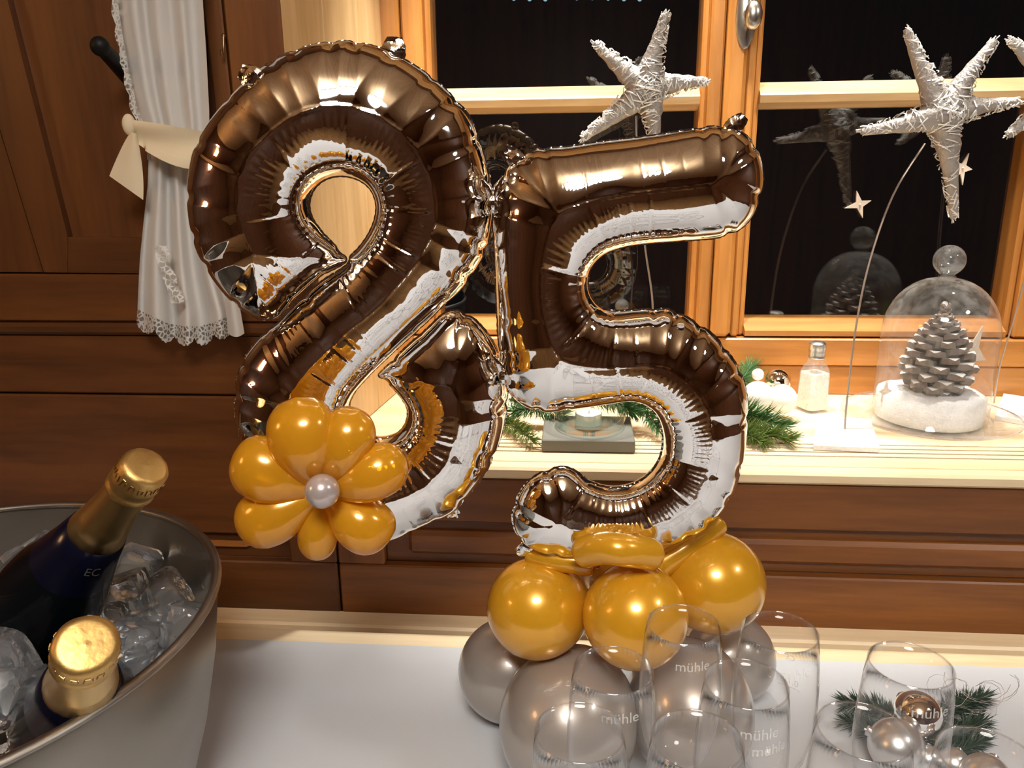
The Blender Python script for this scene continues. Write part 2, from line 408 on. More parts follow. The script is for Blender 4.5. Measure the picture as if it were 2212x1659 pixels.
# --- front wall: backing, then planks, rails and panels as parts
mb = MB()
YK = YW+0.012
mb.box(XL, XR, YK, 1.32, 0, ZC)
mb.box(XR, XRR, YK, 1.32, 0, ZS-0.046)
mb.box(XR, XRR, YK, 1.32, 1.98, ZC)
mb.box(1.25, XRR, YK, 1.32, ZS-0.02, 1.98)
wall = top(mb, 'wall_front', 'dark_gap', 'wood panelled front wall with a deep window niche', 'wall', kind='structure')
def plank(x0, x1, z0, z1, y=YW, mat='panel_x', b=0.002, th=None, name='plank'):
    return MB().box(x0, x1, y, (y+th) if th else YK+0.004, z0, z1, b).build(name, mat, wall)
def zpix(x, y): return aty(x, y, YW).z
def xpix(x, y): return aty(x, y, YW).x
g = 0.0012
z_rail = zpix(200, 590); z_ledge = zpix(200, 697); z_j = zpix(200, 852); z_rec = zpix(530, 1154); z_rec2 = zpix(530, 1212)
xs = xpix(732, 1250)
# horizontal boards left of the niche
plank(XL, xs-g, z_ledge+.001, z_rail-g, mat='dimmed_x')
plank(XL, xs-g, z_ledge-.014, z_ledge, y=YW-0.007, name='ledge_moulding', b=0.004, mat='dimmed_x')
plank(XL, xs-g, z_j+g, z_ledge-.014, mat='dimmed_x')
plank(XL, xs-g, z_rec, z_j-g, mat='dimmed_x')
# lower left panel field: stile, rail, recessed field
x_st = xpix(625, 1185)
plank(x_st, xs-g, z_rec2, z_rec-.0004, mat='dimmed_z', name='stile')
plank(XL, xs-g, T-0.30, z_rec2-.0004, name='rail', mat='dimmed_x')
plank(XL, x_st, z_rec2, z_rec, y=YW+0.011, th=0.004, name='panel_field', mat='dimmed_x')
plank(-1.2, x_st-0.052, z_rec2+.014, z_rec-.014, y=YW+0.003, b=0.006, name='raised_panel')
# under the window: apron, recess with raised panel, lower rail
zb = zpix(1600, 1043)
zr1 = zpix(1600, 1143); zr2 = zpix(1700, 1246)
x_r1 = xpix(829, 1190); x_r2 = xpix(881, 1185)
plank(xs+g, XRR, zr1, zb-0.001, name='apron_board')
plank(xs+g, x_r1, zr2, zr1-.0004, mat='panel_z', name='stile')
plank(x_r1, XRR, zr2, zr1, y=YW+0.011, th=0.004, name='panel_field')
plank(x_r2, 1.6, zr2+.0145, zr1-.0155, y=YW+0.002, b=0.005, name='raised_panel')
plank(xs+g, XRR, T-0.30, zr2-.0004, name='rail')
plank(XL, XRR, 0.02, T-0.302, name='plank')
# upper left: framed panelling (leaning stile, rail, recessed fields)
def pixpoly(pts, y0, y1, name, mat='dimmed_z'):
    MB().prism([aty(px, py, y0) for px, py in pts], (0, y1-y0, 0)).build(name, mat, wall)
pixpoly([(-300, -350), (-190, -350), (0, 285), (93, 588), (-300, 586)], YW+0.004, YK+.004, 'panel_field', 'dimmed_z')
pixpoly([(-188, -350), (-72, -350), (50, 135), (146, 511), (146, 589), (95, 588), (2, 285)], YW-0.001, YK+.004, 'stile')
pixpoly([(147, 512), (452, 515), (452, 592), (147, 589)], YW-0.001, YK+.004, 'rail', 'dimmed_x')
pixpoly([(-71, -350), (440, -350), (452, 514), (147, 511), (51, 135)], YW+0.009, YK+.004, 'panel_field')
xh = aty(480, 0, YW).x
plank(aty(440, 0, YW).x, xh-g, z_rail, ZC, mat='panel_z', name='plank', y=YW-.002)
plank(xh+g, XR, z_rail, ZC, mat='panel_z', name='plank', y=YW-.002)
plank(XR, XRR, 1.98, ZC, name='plank')
plank(1.25, XRR, ZS+.002, 1.98, mat='panel_z', name='plank')
# niche: left reveal boards, head board
def reveal(ya, yb, name):
    def rx(y): return XR + (y-YW)/(YG-YW)*0.032
    MB().hexa([(rx(ya)-.02, ya, ZS), (rx(ya), ya, ZS), (rx(yb), yb, ZS), (rx(yb)-.02, yb, ZS),
               (rx(ya)-.02, ya, 1.98), (rx(ya), ya, 1.98), (rx(yb), yb, 1.98), (rx(yb)-.02, yb, 1.98)], 0.0015).build(name, 'pine_z', wall)
reveal(YW+.0005, 0.985, 'reveal_board'); reveal(0.986, 1.095, 'reveal_board'); reveal(1.096, YG+.03, 'reveal_board')
MB().box(XR, 1.25, YW, 1.32, 1.96, 1.985).build('niche_head_board', 'pine_x', wall)

# --- bench-like trim along the wall at table height
mb = MB().box(XL, XRR, 0.845, YW+.004, T-0.03, T+0.001, 0.003)
top(mb, 'trim_1', 'sill_x', 'pale pine ledge strip along the foot of the panelling', 'trim', kind='structure')  # ledge wears the lightened pine in place of light it lacks

# --- window sill: back board, slotted slats, front board, nosing
sill = thing('window_sill', (0.3, 1.0, ZS), 'pale pine window sill with ventilation slots along its front', 'window sill', kind='structure')
ys = [1.205, 0.972]
MB().box(XR-.02, 1.27, 0.9737, 1.23, ZS-.008, ZS, 0.001).build('sill_board', 'sill_x', sill)
edges = [0.9695, 0.958, 0.955, 0.9435, 0.9405, 0.9305]
for a, b in ((0.9592, 0.9684), (0.9447, 0.9539), (0.9302, 0.9394)):
    MB().box(XR-.02, 1.27, a, b, ZS-.006, ZS, 0.0008).build('slat', 'sill_x', sill)
MB().box(XR-.05, XRR, 0.8935, 0.9250, ZS-.008, ZS, 0.0008).build('front_board', 'sill_x', sill)
MB().box(XR-.05, XRR, YW-.006, 0.8925, zb+.001, ZS, 0.003).build('nosing', 'sill_x', sill)
MB().box(XR-.02, 1.27, 0.89, 0.99, ZS-.045, ZS-.040).build('slot_shade', 'black', sill)  # black sheet whose colour stands in for shade inside the slots

# --- windows
z_mt, z_mb = 1.408, 1.376
z_gb, z_sb = 1.068, 1.045
z_top = 1.88
def muntin(x0, x1, parent):
    # glazing bar with a wide sloping top and a narrower lower slope
    pr = [(1.228, z_mt+.003), (1.206, z_mt-.013), (1.204, z_mt-.016), (1.206, z_mb+.006), (1.228, z_mb-.001), (1.25, z_mb-.001), (1.25, z_mt+.003)]
    MB().prism([(x0, y, z) for y, z in pr], (x1-x0, 0, 0)).build('glazing_bar', 'pine_x', parent)
def stile(x0, x1, y, b, parent, name='stile', z0=None, z1=None):
    MB().box(x0, x1, y, 1.26, z0 if z0 else z_sb, z1 if z1 else z_top, b).build(name, 'frame_z', parent)
w1 = thing('window_1', (-0.02, YG, z_sb), 'left casement of orange wood with a dark night pane behind the foil numbers', 'window', kind='structure')
w2 = thing('window_2', (0.45, YG, z_sb), 'right casement of orange wood with a dark night pane behind the bell jar', 'window', kind='structure')
def sash(w, xa, xb, ga, gb):
    # stiles with a stepped inner bead, bottom and top rails, pane
    stile(xa, ga-.010, YG, 0.003, w); stile(ga-.010, ga, YG+.010, 0.003, w, 'glazing_bead')
    stile(gb+.010, xb, YG, 0.003, w); stile(gb, gb+.010, YG+.010, 0.003, w, 'glazing_bead')
    pr = [(YG, z_sb+.001), (YG, z_gb-.014), (YG+.004, z_gb-.012), (YG+.026, z_gb), (1.26, z_gb), (1.26, z_sb+.001)]
    MB().prism([(ga, y, z) for y, z in pr], (gb-ga, 0, 0)).build('bottom_rail', 'frame_x', w)
    MB().box(ga, gb, YG, 1.26, z_top-.06, z_top, .003).build('top_rail', 'frame_x', w)
    muntin(ga, gb, w)
    for a, b in ((z_gb-.004, z_mb+.004), (z_mt-.004, z_top-.055)):
        MB().box(ga-.004, gb+.004, 1.234, 1.238, a, b).build('pane', 'pane', w)
sash(w1, -0.252, 0.204, -0.211, 0.174)
sash(w2, 0.236, 0.690, 0.258, 0.638)
fr = thing('trim_2', (0.2, YG, ZS), 'orange wooden window frame with centre post and bottom boards', 'window frame', kind='structure')
stile(-0.300, -0.2535, YG-.008, 0.004, fr, 'jamb', ZS, 1.96)
stile(0.2055, 0.2345, YG-.010, 0.006, fr, 'centre_post', z_sb+.001, 1.96)
stile(0.692, 1.26, YG-.008, 0.004, fr, 'jamb', ZS, 1.96)
zj = aty(1800, 789, YG).z
MB().box(-0.2535, 0.692, YG-.006, 1.27, zj+.0008, z_sb-.002, .002).build('bottom_board', 'frame_x', fr)
MB().box(-0.2535, 0.692, YG-.003, 1.27, ZS, zj-.0008, .002).build('bottom_board', 'frame_x', fr)
MB().box(-0.2535, 0.692, YG-.006, 1.27, z_top+.002, 1.96, .002).build('head_board', 'frame_x', fr)

# --- downlights in the niche head (the light that floods the sill)
for i, (x, lab) in enumerate(((-0.14, 'first from the left'), (0.13, 'second from the left'), (0.40, 'third from the left'), (0.67, 'last on the right'))):
    dl = thing('downlight', (x, 1.05, 1.955), 'small round downlight in the window niche head, %s of four' % lab, 'downlight', 'niche downlights')
    MB().lathe([(0.034, 0), (0.036, -0.004), (0.030, -0.006), (0.028, -0.002)], 24, (x, 1.05, 1.9595)).build('trim_ring', 'nickel', dl, 40)
    ld = bpy.data.lights.new('niche_spot', 'SPOT'); ld.energy = SPOT_POWER*(1.35, 1.1, 1.1, 0.6)[i]; ld.spot_size = math.radians(46); ld.spot_blend = 0.7
    ld.shadow_soft_size = 0.02; ld.color = (1.0, 0.95, 0.86)
    lo = bpy.data.objects.new('niche_spot', ld); link(lo, dl); lo.location = (0, 0, -0.008); lo.rotation_euler = (math.radians(5), 0, 0)

# --- pendant lamp behind the photographer
PX, PY, PZ = 0.0, -0.50, 2.10
MAT['lamp'] = emis('lamp_diffuser', (1.0, 0.965, 0.91), LAMP_STRENGTH)
MAT['uplight'] = emis('lamp_uplight', (1.0, 0.92, 0.80), 16.0)
pl = thing('pendant_lamp', (PX, PY, PZ), 'round pendant lamp with glowing diffuser hanging behind the photographer', 'lamp')
MB().lathe([(0.0, -.030), (0.10, -.027), (0.20, -.016), (0.26, 0.0)], 32, (PX, PY, PZ), cap=False).build('diffuser', 'lamp', pl, 60)
MB().lathe([(0.262, -0.006), (0.272, 0.0), (0.268, 0.03), (0.262, 0.03), (0.262, -0.006)], 32, (PX, PY, PZ), cap=False).build('shade_ring', 'nickel', pl, 40)
MB().lathe([(0.03, 0.024), (0.26, 0.024)], 32, (PX, PY, PZ), cap=False).build('upper_diffuser', 'uplight', pl, 40)
MB().lathe([(0.03, 0.022), (0.03, 0.06), (0.006, 0.10), (0.0, 0.115)], 16, (PX, PY, PZ), cap=False).build('canopy', 'nickel', pl, 40)
MB().tube([(PX, PY, PZ+.11), (PX, PY, ZC)], 0.004).build('cord', 'black', pl, 60)

# --- smaller pendant over the right end of the table
QX, QY, QZ = 1.25, 0.15, 2.08
MAT['lamp2'] = emis('small_lamp_diffuser', (1.0, 0.95, 0.88), 62.0)
pl2 = thing('pendant_lamp', (QX, QY, QZ), 'small pendant lamp above the right end of the table, outside the picture', 'lamp')
MB().lathe([(0.0, -.016), (0.06, -.013), (0.115, 0.0)], 28, (QX, QY, QZ), cap=False).build('diffuser', 'lamp2', pl2, 60)
MB().lathe([(0.117, -0.004), (0.122, 0.0), (0.08, 0.05), (0.02, 0.09), (0.0, 0.092)], 28, (QX, QY, QZ), cap=False).build('shade', 'nickel', pl2, 60)
MB().tube([(QX, QY, QZ+.09), (QX, QY, ZC)], 0.004).build('cord', 'black', pl2, 60)

# --- twin wall lamp on the left wall
MAT['warm'] = emis('warm_bulb', (1.0, 0.55, 0.22), SCONCE_STRENGTH)
sc = thing('wall_lamp', (XL, -0.1, 1.62), 'twin warm wall lamp on the left wall', 'lamp')
MB().box(XL, XL+.02, -.2, 0.0, 1.58, 1.66, .004).build('back_plate', 'nickel', sc)
for y in (-.18, -.02):
    a = MB().tube([(XL+.02, -.1, 1.62), (XL+.08, y, 1.60), (XL+.10, y, 1.64)], .007).build('arm', 'nickel', sc, 60)
    MB().lathe([(0.0, 0), (.04, .005), (.055, .03), (.055, .27), (.04, .295), (0, .30)], 20, (XL+.10, y, 1.64)).build('bulb', 'warm', sc, 60)

# ================================================================== TABLE
XT0, XT1, YT0 = -1.15, 1.35, 0.02
tab = thing('dining_table', (0.1, 0.42, 0), 'pale wooden table with a rounded edge strip showing behind the white cloth', 'table')
MB().box(XT0, XT1, YT0, 0.838, T-.035, T-.0005, .005).build('table_top', 'sill_x', tab)
for x in (XT0+.06, XT1-.12):
    for y in (YT0+.05, .74): MB().box(x, x+.06, y, y+.06, 0, T-.035, .004).build('leg', 'pine_z', tab)
rows = []
for j in range(40):
    y = 0.806-(0.806-YT0+.01)*j/34 if j <= 34 else YT0-.012
    z = T+.0016 if j <= 34 else T+.0016-.06*(j-34)
    rows.append([(XT0-.005+(XT1-XT0+.01)*i/90, y+(0.006*math.sin(i*.35)*(j-34)/5 if j > 34 else 0), z+(0.0007*mnoise.noise((i*.25, j*.2, 0)) if j <= 34 else 0)) for i in range(91)])
top(MB().grid(rows), 'tablecloth', 'tablecloth', 'plain white tablecloth under the bucket, balloons and glasses', 'tablecloth', 180)

# ================================================================== FOIL NUMBER BALLOONS
def smooth_closed(pts, ds):
    P = np.array(pts, float); n = len(P); out = []
    for i in range(n):
        p0, p1, p2, p3 = P[i-1], P[i], P[(i+1) % n], P[(i+2) % n]
        k = max(2, int(np.hypot(*(p2-p1))/1.0))
        t0 = 0; t1 = t0+max(np.hypot(*(p1-p0)), 1e-3)**.5; t2 = t1+max(np.hypot(*(p2-p1)), 1e-3)**.5; t3 = t2+max(np.hypot(*(p3-p2)), 1e-3)**.5
        for t in np.linspace(t1, t2, k, endpoint=False):
            A1 = (t1-t)/(t1-t0)*p0+(t-t0)/(t1-t0)*p1; A2 = (t2-t)/(t2-t1)*p1+(t-t1)/(t2-t1)*p2; A3 = (t3-t)/(t3-t2)*p2+(t-t2)/(t3-t2)*p3
            B1 = (t2-t)/(t2-t0)*A1+(t-t0)/(t2-t0)*A2; B2 = (t3-t)/(t3-t1)*A2+(t-t1)/(t3-t1)*A3
            out.append((t2-t)/(t2-t1)*B1+(t-t1)/(t2-t1)*B2)
    Q = np.array(out); d = np.hypot(*(np.roll(Q, -1, 0)-Q).T); s = np.r_[0, np.cumsum(d)]; L_ = s[-1]
    m = int(L_/ds); tt = np.arange(m)*L_/m
    Qc = np.vstack([Q, Q[:1]])
    return np.c_[np.interp(tt, s, Qc[:, 0]), np.interp(tt, s, Qc[:, 1])], L_

def inside(P, B):
    res = np.zeros(len(P), bool); x1, y1 = B[:, 0], B[:, 1]; x2, y2 = np.roll(x1, -1), np.roll(y1, -1)
    for a in range(0, len(P), 4000):
        q = P[a:a+4000]; px, py = q[:, :1], q[:, 1:]
        c = ((y1 > py) != (y2 > py)) & (px < (x2-x1)*(py-y1)/(y2-y1+1e-12)+x1)
        res[a:a+4000] = c.sum(1) % 2 == 1
    return res
def nearest(P, B, L_):
    V = np.roll(B, -1, 0)-B; VV = np.maximum((V**2).sum(1), 1e-9); m = len(B)
    kd = KDTree(m)
    for i, b in enumerate(B): kd.insert((b[0], b[1], 0), i)
    kd.balance()
    kk = np.array([kd.find((p[0], p[1], 0))[1] for p in P])
    best = np.full(len(P), 1e18); s = np.zeros(len(P))
    for off in (-2, -1, 0, 1):
        k = (kk+off) % m; D = P-B[k]
        t = np.clip((D*V[k]).sum(1)/VV[k], 0, 1); e = ((D-t[:, None]*V[k])**2).sum(1)
        u_ = e < best; best = np.where(u_, e, best); s = np.where(u_, (k+t)*L_/m, s)
    return np.sqrt(best), s

def at_plane(px, py, p0, n):
    d = ray(px, py); return CAM + d*((p0-CAM).dot(n)/d.dot(n))
def foil_number(name, outline, Y, thick, label, lobe_len, seed, turn=0.0):
    # the number stands upright in a plane turned by 'turn' about the vertical
    mo = np.mean(np.array(outline), 0); p0_ = aty(mo[0], mo[1], Y); nrm = Vector((math.sin(turn), -math.cos(turn), 0))
    def on(px, py): return at_plane(px, py, p0_, nrm)
    rng = np.random.RandomState(seed)
    B, L_ = smooth_closed(outline, 3.0); m = len(B)
    area = 0.5*np.sum(B[:, 0]*np.roll(B[:, 1], -1)-np.roll(B[:, 0], -1)*B[:, 1])
    if area < 0: B = B[::-1].copy()
    tan = np.roll(B, -1, 0)-np.roll(B, 1, 0); tan /= np.hypot(*tan.T)[:, None]
    nin = np.c_[-tan[:, 1], tan[:, 0]]                      # inward normal (y-down, positive area)
    if inside(B[::50]+nin[::50]*2, B).mean() < 0.5: nin = -nin
    ang = np.unwrap(np.arctan2(tan[:, 1], tan[:, 0])); w = 12
    curv = 0*ang
    ker = np.ones(15)/15
    # convex where turning towards the inward normal
    test = np.einsum('ij,ij->i', (np.roll(tan, -w, 0)-np.roll(tan, w, 0)), nin)
    test = np.convolve(np.r_[test[-7:], test, test[:7]], ker, 'valid')
    conv = np.clip(test/0.22, 0, 1); conc = np.clip(-test/0.18, 0, 1)
    conc = np.convolve(np.r_[conc[-12:], conc, conc[:12]], np.ones(25)/25, 'valid')
    conv = np.convolve(np.r_[conv[-12:], conv, conv[:12]], np.ones(25)/25, 'valid')
    # scalloped outer seam: pull the outline in at the puckers
    pos = []; x = 0
    while x < L_-20: pos.append(x); x += lobe_len*rng.uniform(.55, 1.35)
    pos = np.array(pos); ss = np.arange(m)*L_/m
    puck = np.exp(-((ss[:, None]-pos[None])**2)/(2*7.0**2)).max(1)
    B0 = B.copy(); B = B0+nin*(puck*conv*4.5)[:, None]
    # inflate: Poisson solution on a grid, h = sqrt(2u)
    c = 4.0; lo = B.min(0)-4*c; hi = B.max(0)+4*c; nx, ny = ((hi-lo)/c).astype(int)+1
    gx, gy = np.meshgrid(lo[0]+np.arange(nx)*c, lo[1]+np.arange(ny)*c); G = np.c_[gx.ravel(), gy.ravel()]
    ins = inside(G, B0); dg, sg = nearest(G, B0, L_)
    mask = ins.reshape(ny, nx); D = np.where(mask, dg.reshape(ny, nx), 0)
    u = D*60.0
    for it in range(2600):
        u[1:-1, 1:-1] = np.where(mask[1:-1, 1:-1], 0.25*(u[:-2, 1:-1]+u[2:, 1:-1]+u[1:-1, :-2]+u[1:-1, 2:]+c*c), 0)
    ok = mask & (D > 7); q = np.where(ok, u/np.maximum(D+1.0, 1), 0); wgt = ok.astype(float)
    for it in range(10):                                     # extend the ratio over the edge cells
        qs = q*wgt; a = sum(np.roll(np.roll(qs, i, 0), j, 1) for i in (-1, 0, 1) for j in (-1, 0, 1)); b = sum(np.roll(np.roll(wgt, i, 0), j, 1) for i in (-1, 0, 1) for j in (-1, 0, 1))
        new = (wgt < .5) & (b > 0); q = np.where(new, a/np.maximum(b, 1e-9), q); wgt = np.where(new, 1.0, wgt)
    for it in range(2):
        q = (q+np.roll(q, 1, 0)+np.roll(q, -1, 0)+np.roll(q, 1, 1)+np.roll(q, -1, 1))/5
    def samp(A, P):
        fx = (P[:, 0]-lo[0])/c; fy = (P[:, 1]-lo[1])/c; ix = np.clip(fx.astype(int), 0, nx-2); iy = np.clip(fy.astype(int), 0, ny-2); fx = fx-ix; fy = fy-iy
        return A[iy, ix]*(1-fx)*(1-fy)+A[iy, ix+1]*fx*(1-fy)+A[iy+1, ix]*(1-fx)*fy+A[iy+1, ix+1]*fx*fy
    # points: outline, inward rings, interior lattice
    pts = [B]; 
    for d in (0.5, 1.6, 3.4, 6.0, 9.5):
        R = B+nin*d; R = R[(0 if d < 4 else 0)::(1 if d < 7 else 2)]
        pts.append(R)
    h = 3.3; lx = np.arange(lo[0], hi[0], h); ly = np.arange(lo[1], hi[1], h*.866); lat = np.array([(x+(h/2 if j % 2 else 0), y) for j, y in enumerate(ly) for x in lx])
    lat += rng.uniform(-.6, .6, lat.shape); pts.append(lat)
    cand = np.vstack(pts[1:]); lev = np.concatenate([np.full(len(p), v) for p, v in zip(pts[1:], (0.5, 1.6, 3.4, 6.0, 9.5, 12.5))])
    dB, sB = nearest(cand, B, L_); keep = inside(cand, B) & (dB > lev*0.9); cand = cand[keep]
    allp = np.vstack([B, cand])
    cv, ce, cf, *_ = delaunay_2d_cdt([Vector(p) for p in allp], [], [list(range(m))], 1, 1e-4)
    V2 = np.array([(p.x, p.y) for p in cv]); tri = [tuple(f) for f in cf]
    dB, sB = nearest(V2, B, L_); dB[dB < 1e-3] = 0
    d0, s0 = nearest(V2, B0, L_)
    qq = samp(q, V2); hh = np.sqrt(np.maximum(2*qq*dB, 0)); r = np.maximum(qq+dB/2, 1); t = np.clip(dB/r, 0, 1)
    si = np.clip((sB/L_*m).astype(int), 0, m-1)
    cc = conc[si]; cx = conv[si]
    # geometric puckers near the outer seam
    pk = np.exp(-((sB[:, None]-pos[None])**2)/(2*(4.0+0.05*dB[:, None])**2)).max(1)
    hh = hh-np.minimum(hh*.5, 4.0*pk*cx*np.exp(-dB/11.0))
    # soft buckles over the whole skin
    wob = np.array([mnoise.noise((p[0]*.011, p[1]*.011, seed)) for p in V2])
    hh = hh*(1+0.035*wob*np.clip(dB/30, 0, 1))
    # comb of fine pleats on the concave side: one set at the seam, a finer one over the crown of the tube
    ph = np.cumsum(rng.uniform(.75, 1.3, m)); ph *= L_/ph[-1]
    sj = np.interp(sB/L_*m, np.arange(m), ph)
    am = np.interp(sB, np.arange(0, L_+30, 17), rng.uniform(.35, 1.25, len(np.arange(0, L_+30, 17))))
    z1 = np.clip(t/.05, 0, 1)*np.clip((.42-t)/.2, 0, 1); z2 = np.clip((t-.46)/.14, 0, 1)*np.clip((.97-t)/.2, 0, 1)
    hh += cc*am*(0.85*z1*np.sin(sj*2*PI/12.0)+0.55*z2*np.sin(sj*2*PI/5.6))*np.clip(dB/4, 0, 1)
    # long radial creases
    cp = []; x = 15
    while x < L_-15: cp.append(x); x += rng.uniform(24, 70)
    cp = np.array(cp); cs_ = rng.uniform(.4, 1.0, len(cp)); rad = np.exp(-((sB[:, None]-cp[None])**2)/(2*1.7**2))*cs_[None]
    hh -= 3.0*rad.max(1)*np.clip(cc*1.6, 0, 1)*np.clip(t/.1, 0, 1)*np.clip((1.0-t)/.25, 0, 1)
    hh = np.maximum(hh, 0)
    base = on(*(B.mean(0))); base.z = min(on(*p).z for p in B)
    root = thing(name, base, label, 'balloon')
    mid = B.mean(0); k = (on(mid[0], mid[1]+1)-on(mid[0], mid[1])).length*.97
    P3 = [on(p[0], p[1]) for p in V2]
    nV = len(V2); verts = []; edge = dB <= 0
    for i in range(nV): verts.append(P3[i]+nrm*(hh[i]*k*thick))
    back = {}
    for i in range(nV):
        if edge[i]: back[i] = i
        else: back[i] = len(verts); verts.append(P3[i]-nrm*(hh[i]*k*thick*.97))
    faces = []; src = []
    for f in tri:
        p_, q_ = V2[f[1]]-V2[f[0]], V2[f[2]]-V2[f[0]]; a = p_[0]*q_[1]-p_[1]*q_[0]
        f = f if a < 0 else f[::-1]          # px y is down: front faces -Y
        faces.append(f); src.append(f); faces.append(tuple(back[i] for i in f[::-1])); src.append(f[::-1])
    mb = MB(); mb.add(verts, faces); o = mb.build('foil_body', 'foil', root, 180)
    # welded seam flange
    sm = MB(); rows = [[], []]
    for i in range(m+1):
        j = i % m; wv = 0.9*math.sin(j*1.9)+0.7*math.sin(j*0.73)
        p = on(*(B[j]+nin[j]*1.0)); e = on(*(B[j]-nin[j]*(2.8+0.4*math.sin(j*1.3))))
        rows[0].append(p); rows[1].append(e+nrm*(wv*k*.7))
    sm.grid(rows).build('welded_seam', 'foil_plain', root, 180)
    return root, k

out8 = [(592, 689), (640, 642), (690, 598), (748, 562),                       # end of the upper loop
        (740, 548), (722, 529), (695, 500), (675, 472), (668, 443), (677, 411), (700, 389), (736, 380), (776, 389), (802, 411), (813, 443), (809, 476), (795, 508), (774, 537), (758, 553),
        (752, 569), (695, 608), (645, 652), (599, 700),                       # upper-left side of the diagonal
        (576, 716), (549, 745), (527, 777), (514, 813), (508, 857), (511, 907), (524, 958), (548, 1008), (584, 1060), (632, 1110), (690, 1146), (760, 1168), (841, 1163), (881, 1147), (914, 1130), (957, 1114), (988, 1096),
        (1018, 1060), (1048, 1020), (1067, 983), (1083, 936), (1092, 900), (1096, 857), (1094, 821), (1081, 777), (1066, 741), (1044, 709), (1020, 686), (990, 671), (962, 676),
        (925, 708), (870, 757), (824, 803), (818, 810),                       # end of the lower loop
        (838, 826), (863, 853), (880, 882), (878, 911), (863, 933), (842, 944), (816, 947), (785, 937), (764, 913), (755, 890), (755, 871), (766, 846), (787, 821), (804, 803),
        (812, 795), (862, 748), (918, 698), (956, 660),                       # lower-right side of the diagonal
        (995, 624), (1029, 577), (1052, 534), (1061, 494), (1066, 450), (1063, 407), (1054, 367), (1036, 306), (1011, 248), (965, 196), (921, 159), (872, 128), (823, 105), (783, 94), (747, 89), (700, 93), (660, 102), (617, 117), (570, 143), (525, 183), (478, 233), (445, 277), (420, 326), (410, 378), (407, 425), (413, 487), (427, 541), (449, 583), (474, 620), (507, 655), (552, 685)]
out5 = [(1087, 378), (1112, 345), (1159, 323), (1221, 318), (1293, 307), (1402, 294), (1492, 280), (1550, 273), (1596, 283), (1624, 306), (1641, 339), (1648, 386), (1642, 422), (1626, 464), (1597, 495), (1553, 512), (1499, 518), (1402, 525), (1347, 533), (1304, 549), (1279, 574), (1270, 605), (1275, 636), (1293, 660), (1322, 671), (1365, 670), (1430, 667), (1459, 673), (1492, 690), (1539, 722), (1571, 759), (1595, 795), (1605, 820), (1613, 864), (1610, 951), (1600, 1009), (1582, 1063), (1553, 1106), (1518, 1140), (1474, 1162), (1402, 1184), (1340, 1194), (1290, 1200), (1242, 1200), (1195, 1196), (1155, 1185), (1123, 1162), (1108, 1125), (1110, 1095), (1124, 1063), (1148, 1034), (1185, 1014), (1221, 1009), (1244, 1018), (1271, 1038), (1308, 1052), (1347, 1052), (1383, 1038), (1412, 1012), (1429, 976), (1430, 929), (1416, 893), (1394, 873), (1365, 864), (1293, 873), (1228, 882), (1177, 888), (1141, 879), (1112, 860), (1094, 832), (1085, 795), (1076, 720), (1073, 654), (1069, 545), (1065, 473), (1071, 412)]
Y8, Y5 = 0.62, 0.625
num8, k8 = foil_number('number_balloon', out8, Y8, 0.92, 'silver foil balloon shaped as the number eight with two see-through holes', 92, 3, math.radians(11))
num5, k5 = foil_number('number_balloon', out5, Y5, 0.92, 'silver foil balloon shaped as the number five standing on gold balloons', 88, 11, math.radians(2))

def foil_tab(parent, px, py, dx, dy, w, Y, seed):
    # a small puffy end of foil film that sticks out beyond the seam
    rng = random.Random(seed); rows = []
    n, m_ = 7, 7
    L_ = math.hypot(dx, dy); tx, ty = dx/L_, dy/L_
    for side in (-1, 1):
        rows = []
        for j in range(m_):
            v = j/(m_-1); ww = w*(0.75+0.35*math.sin(v*PI)) * (1-.25*v)
            row = []
            for i in range(n):
                a = i/(n-1)*2-1
                x = px+tx*L_*v-ty*ww*.5*a; y = py+ty*L_*v+tx*ww*.5*a
                hgt = side*9*math.sqrt(max(0, 1-a*a))*math.sin(min(1, v*1.15+.12)*PI)
                p = aty(x+rng.uniform(-1.5, 1.5), y+rng.uniform(-1.5, 1.5), Y)
                row.append(p-Vector((0, (hgt+rng.uniform(-2.5, 2.5))*k8, 0)))
            rows.append(row)
        if side < 0: fr_rows = rows
    mb = MB(); mb.grid(fr_rows).grid([r[::-1] for r in rows]); mb.build('foil_tab', 'foil_plain', parent, 40)
foil_tab(num8, 562, 176, -44, -24, 50, Y8-.035, 1); foil_tab(num8, 848, 134, 4, -54, 56, Y8+.008, 2); foil_tab(num8, 962, 1096, 28, 18, 30, Y8+.02, 3)
foil_tab(num5, 1132, 360, -44, -40, 42, Y5-.01, 4); foil_tab(num5, 1570, 290, 38, -40, 40, Y5, 5); foil_tab(num5, 1150, 1178, -34, 16, 30, Y5, 6)
for i, (x, y) in enumerate(((1066, 438), (1088, 812))):
    t_ = thing('foil_tie', aty(x, y, 0.615), 'small twisted clear tie joining eight and five near the %s' % ('top', 'middle')[i], 'tie', 'ties between the two foil numbers')
    c = t_.location
    MB().ball(c, .0055, 10, 7, (.8, 1.2, 1.5)).build('knot', 'foil_plain', t_)
    for s in (-1, 1): MB().tube([c, c+Vector((s*.004, -.004, .012)), c+Vector((s*.009, -.006, .02))], [.002, .0035, .0005], 6).build('loose_end', 'foil_plain', t_, 60)

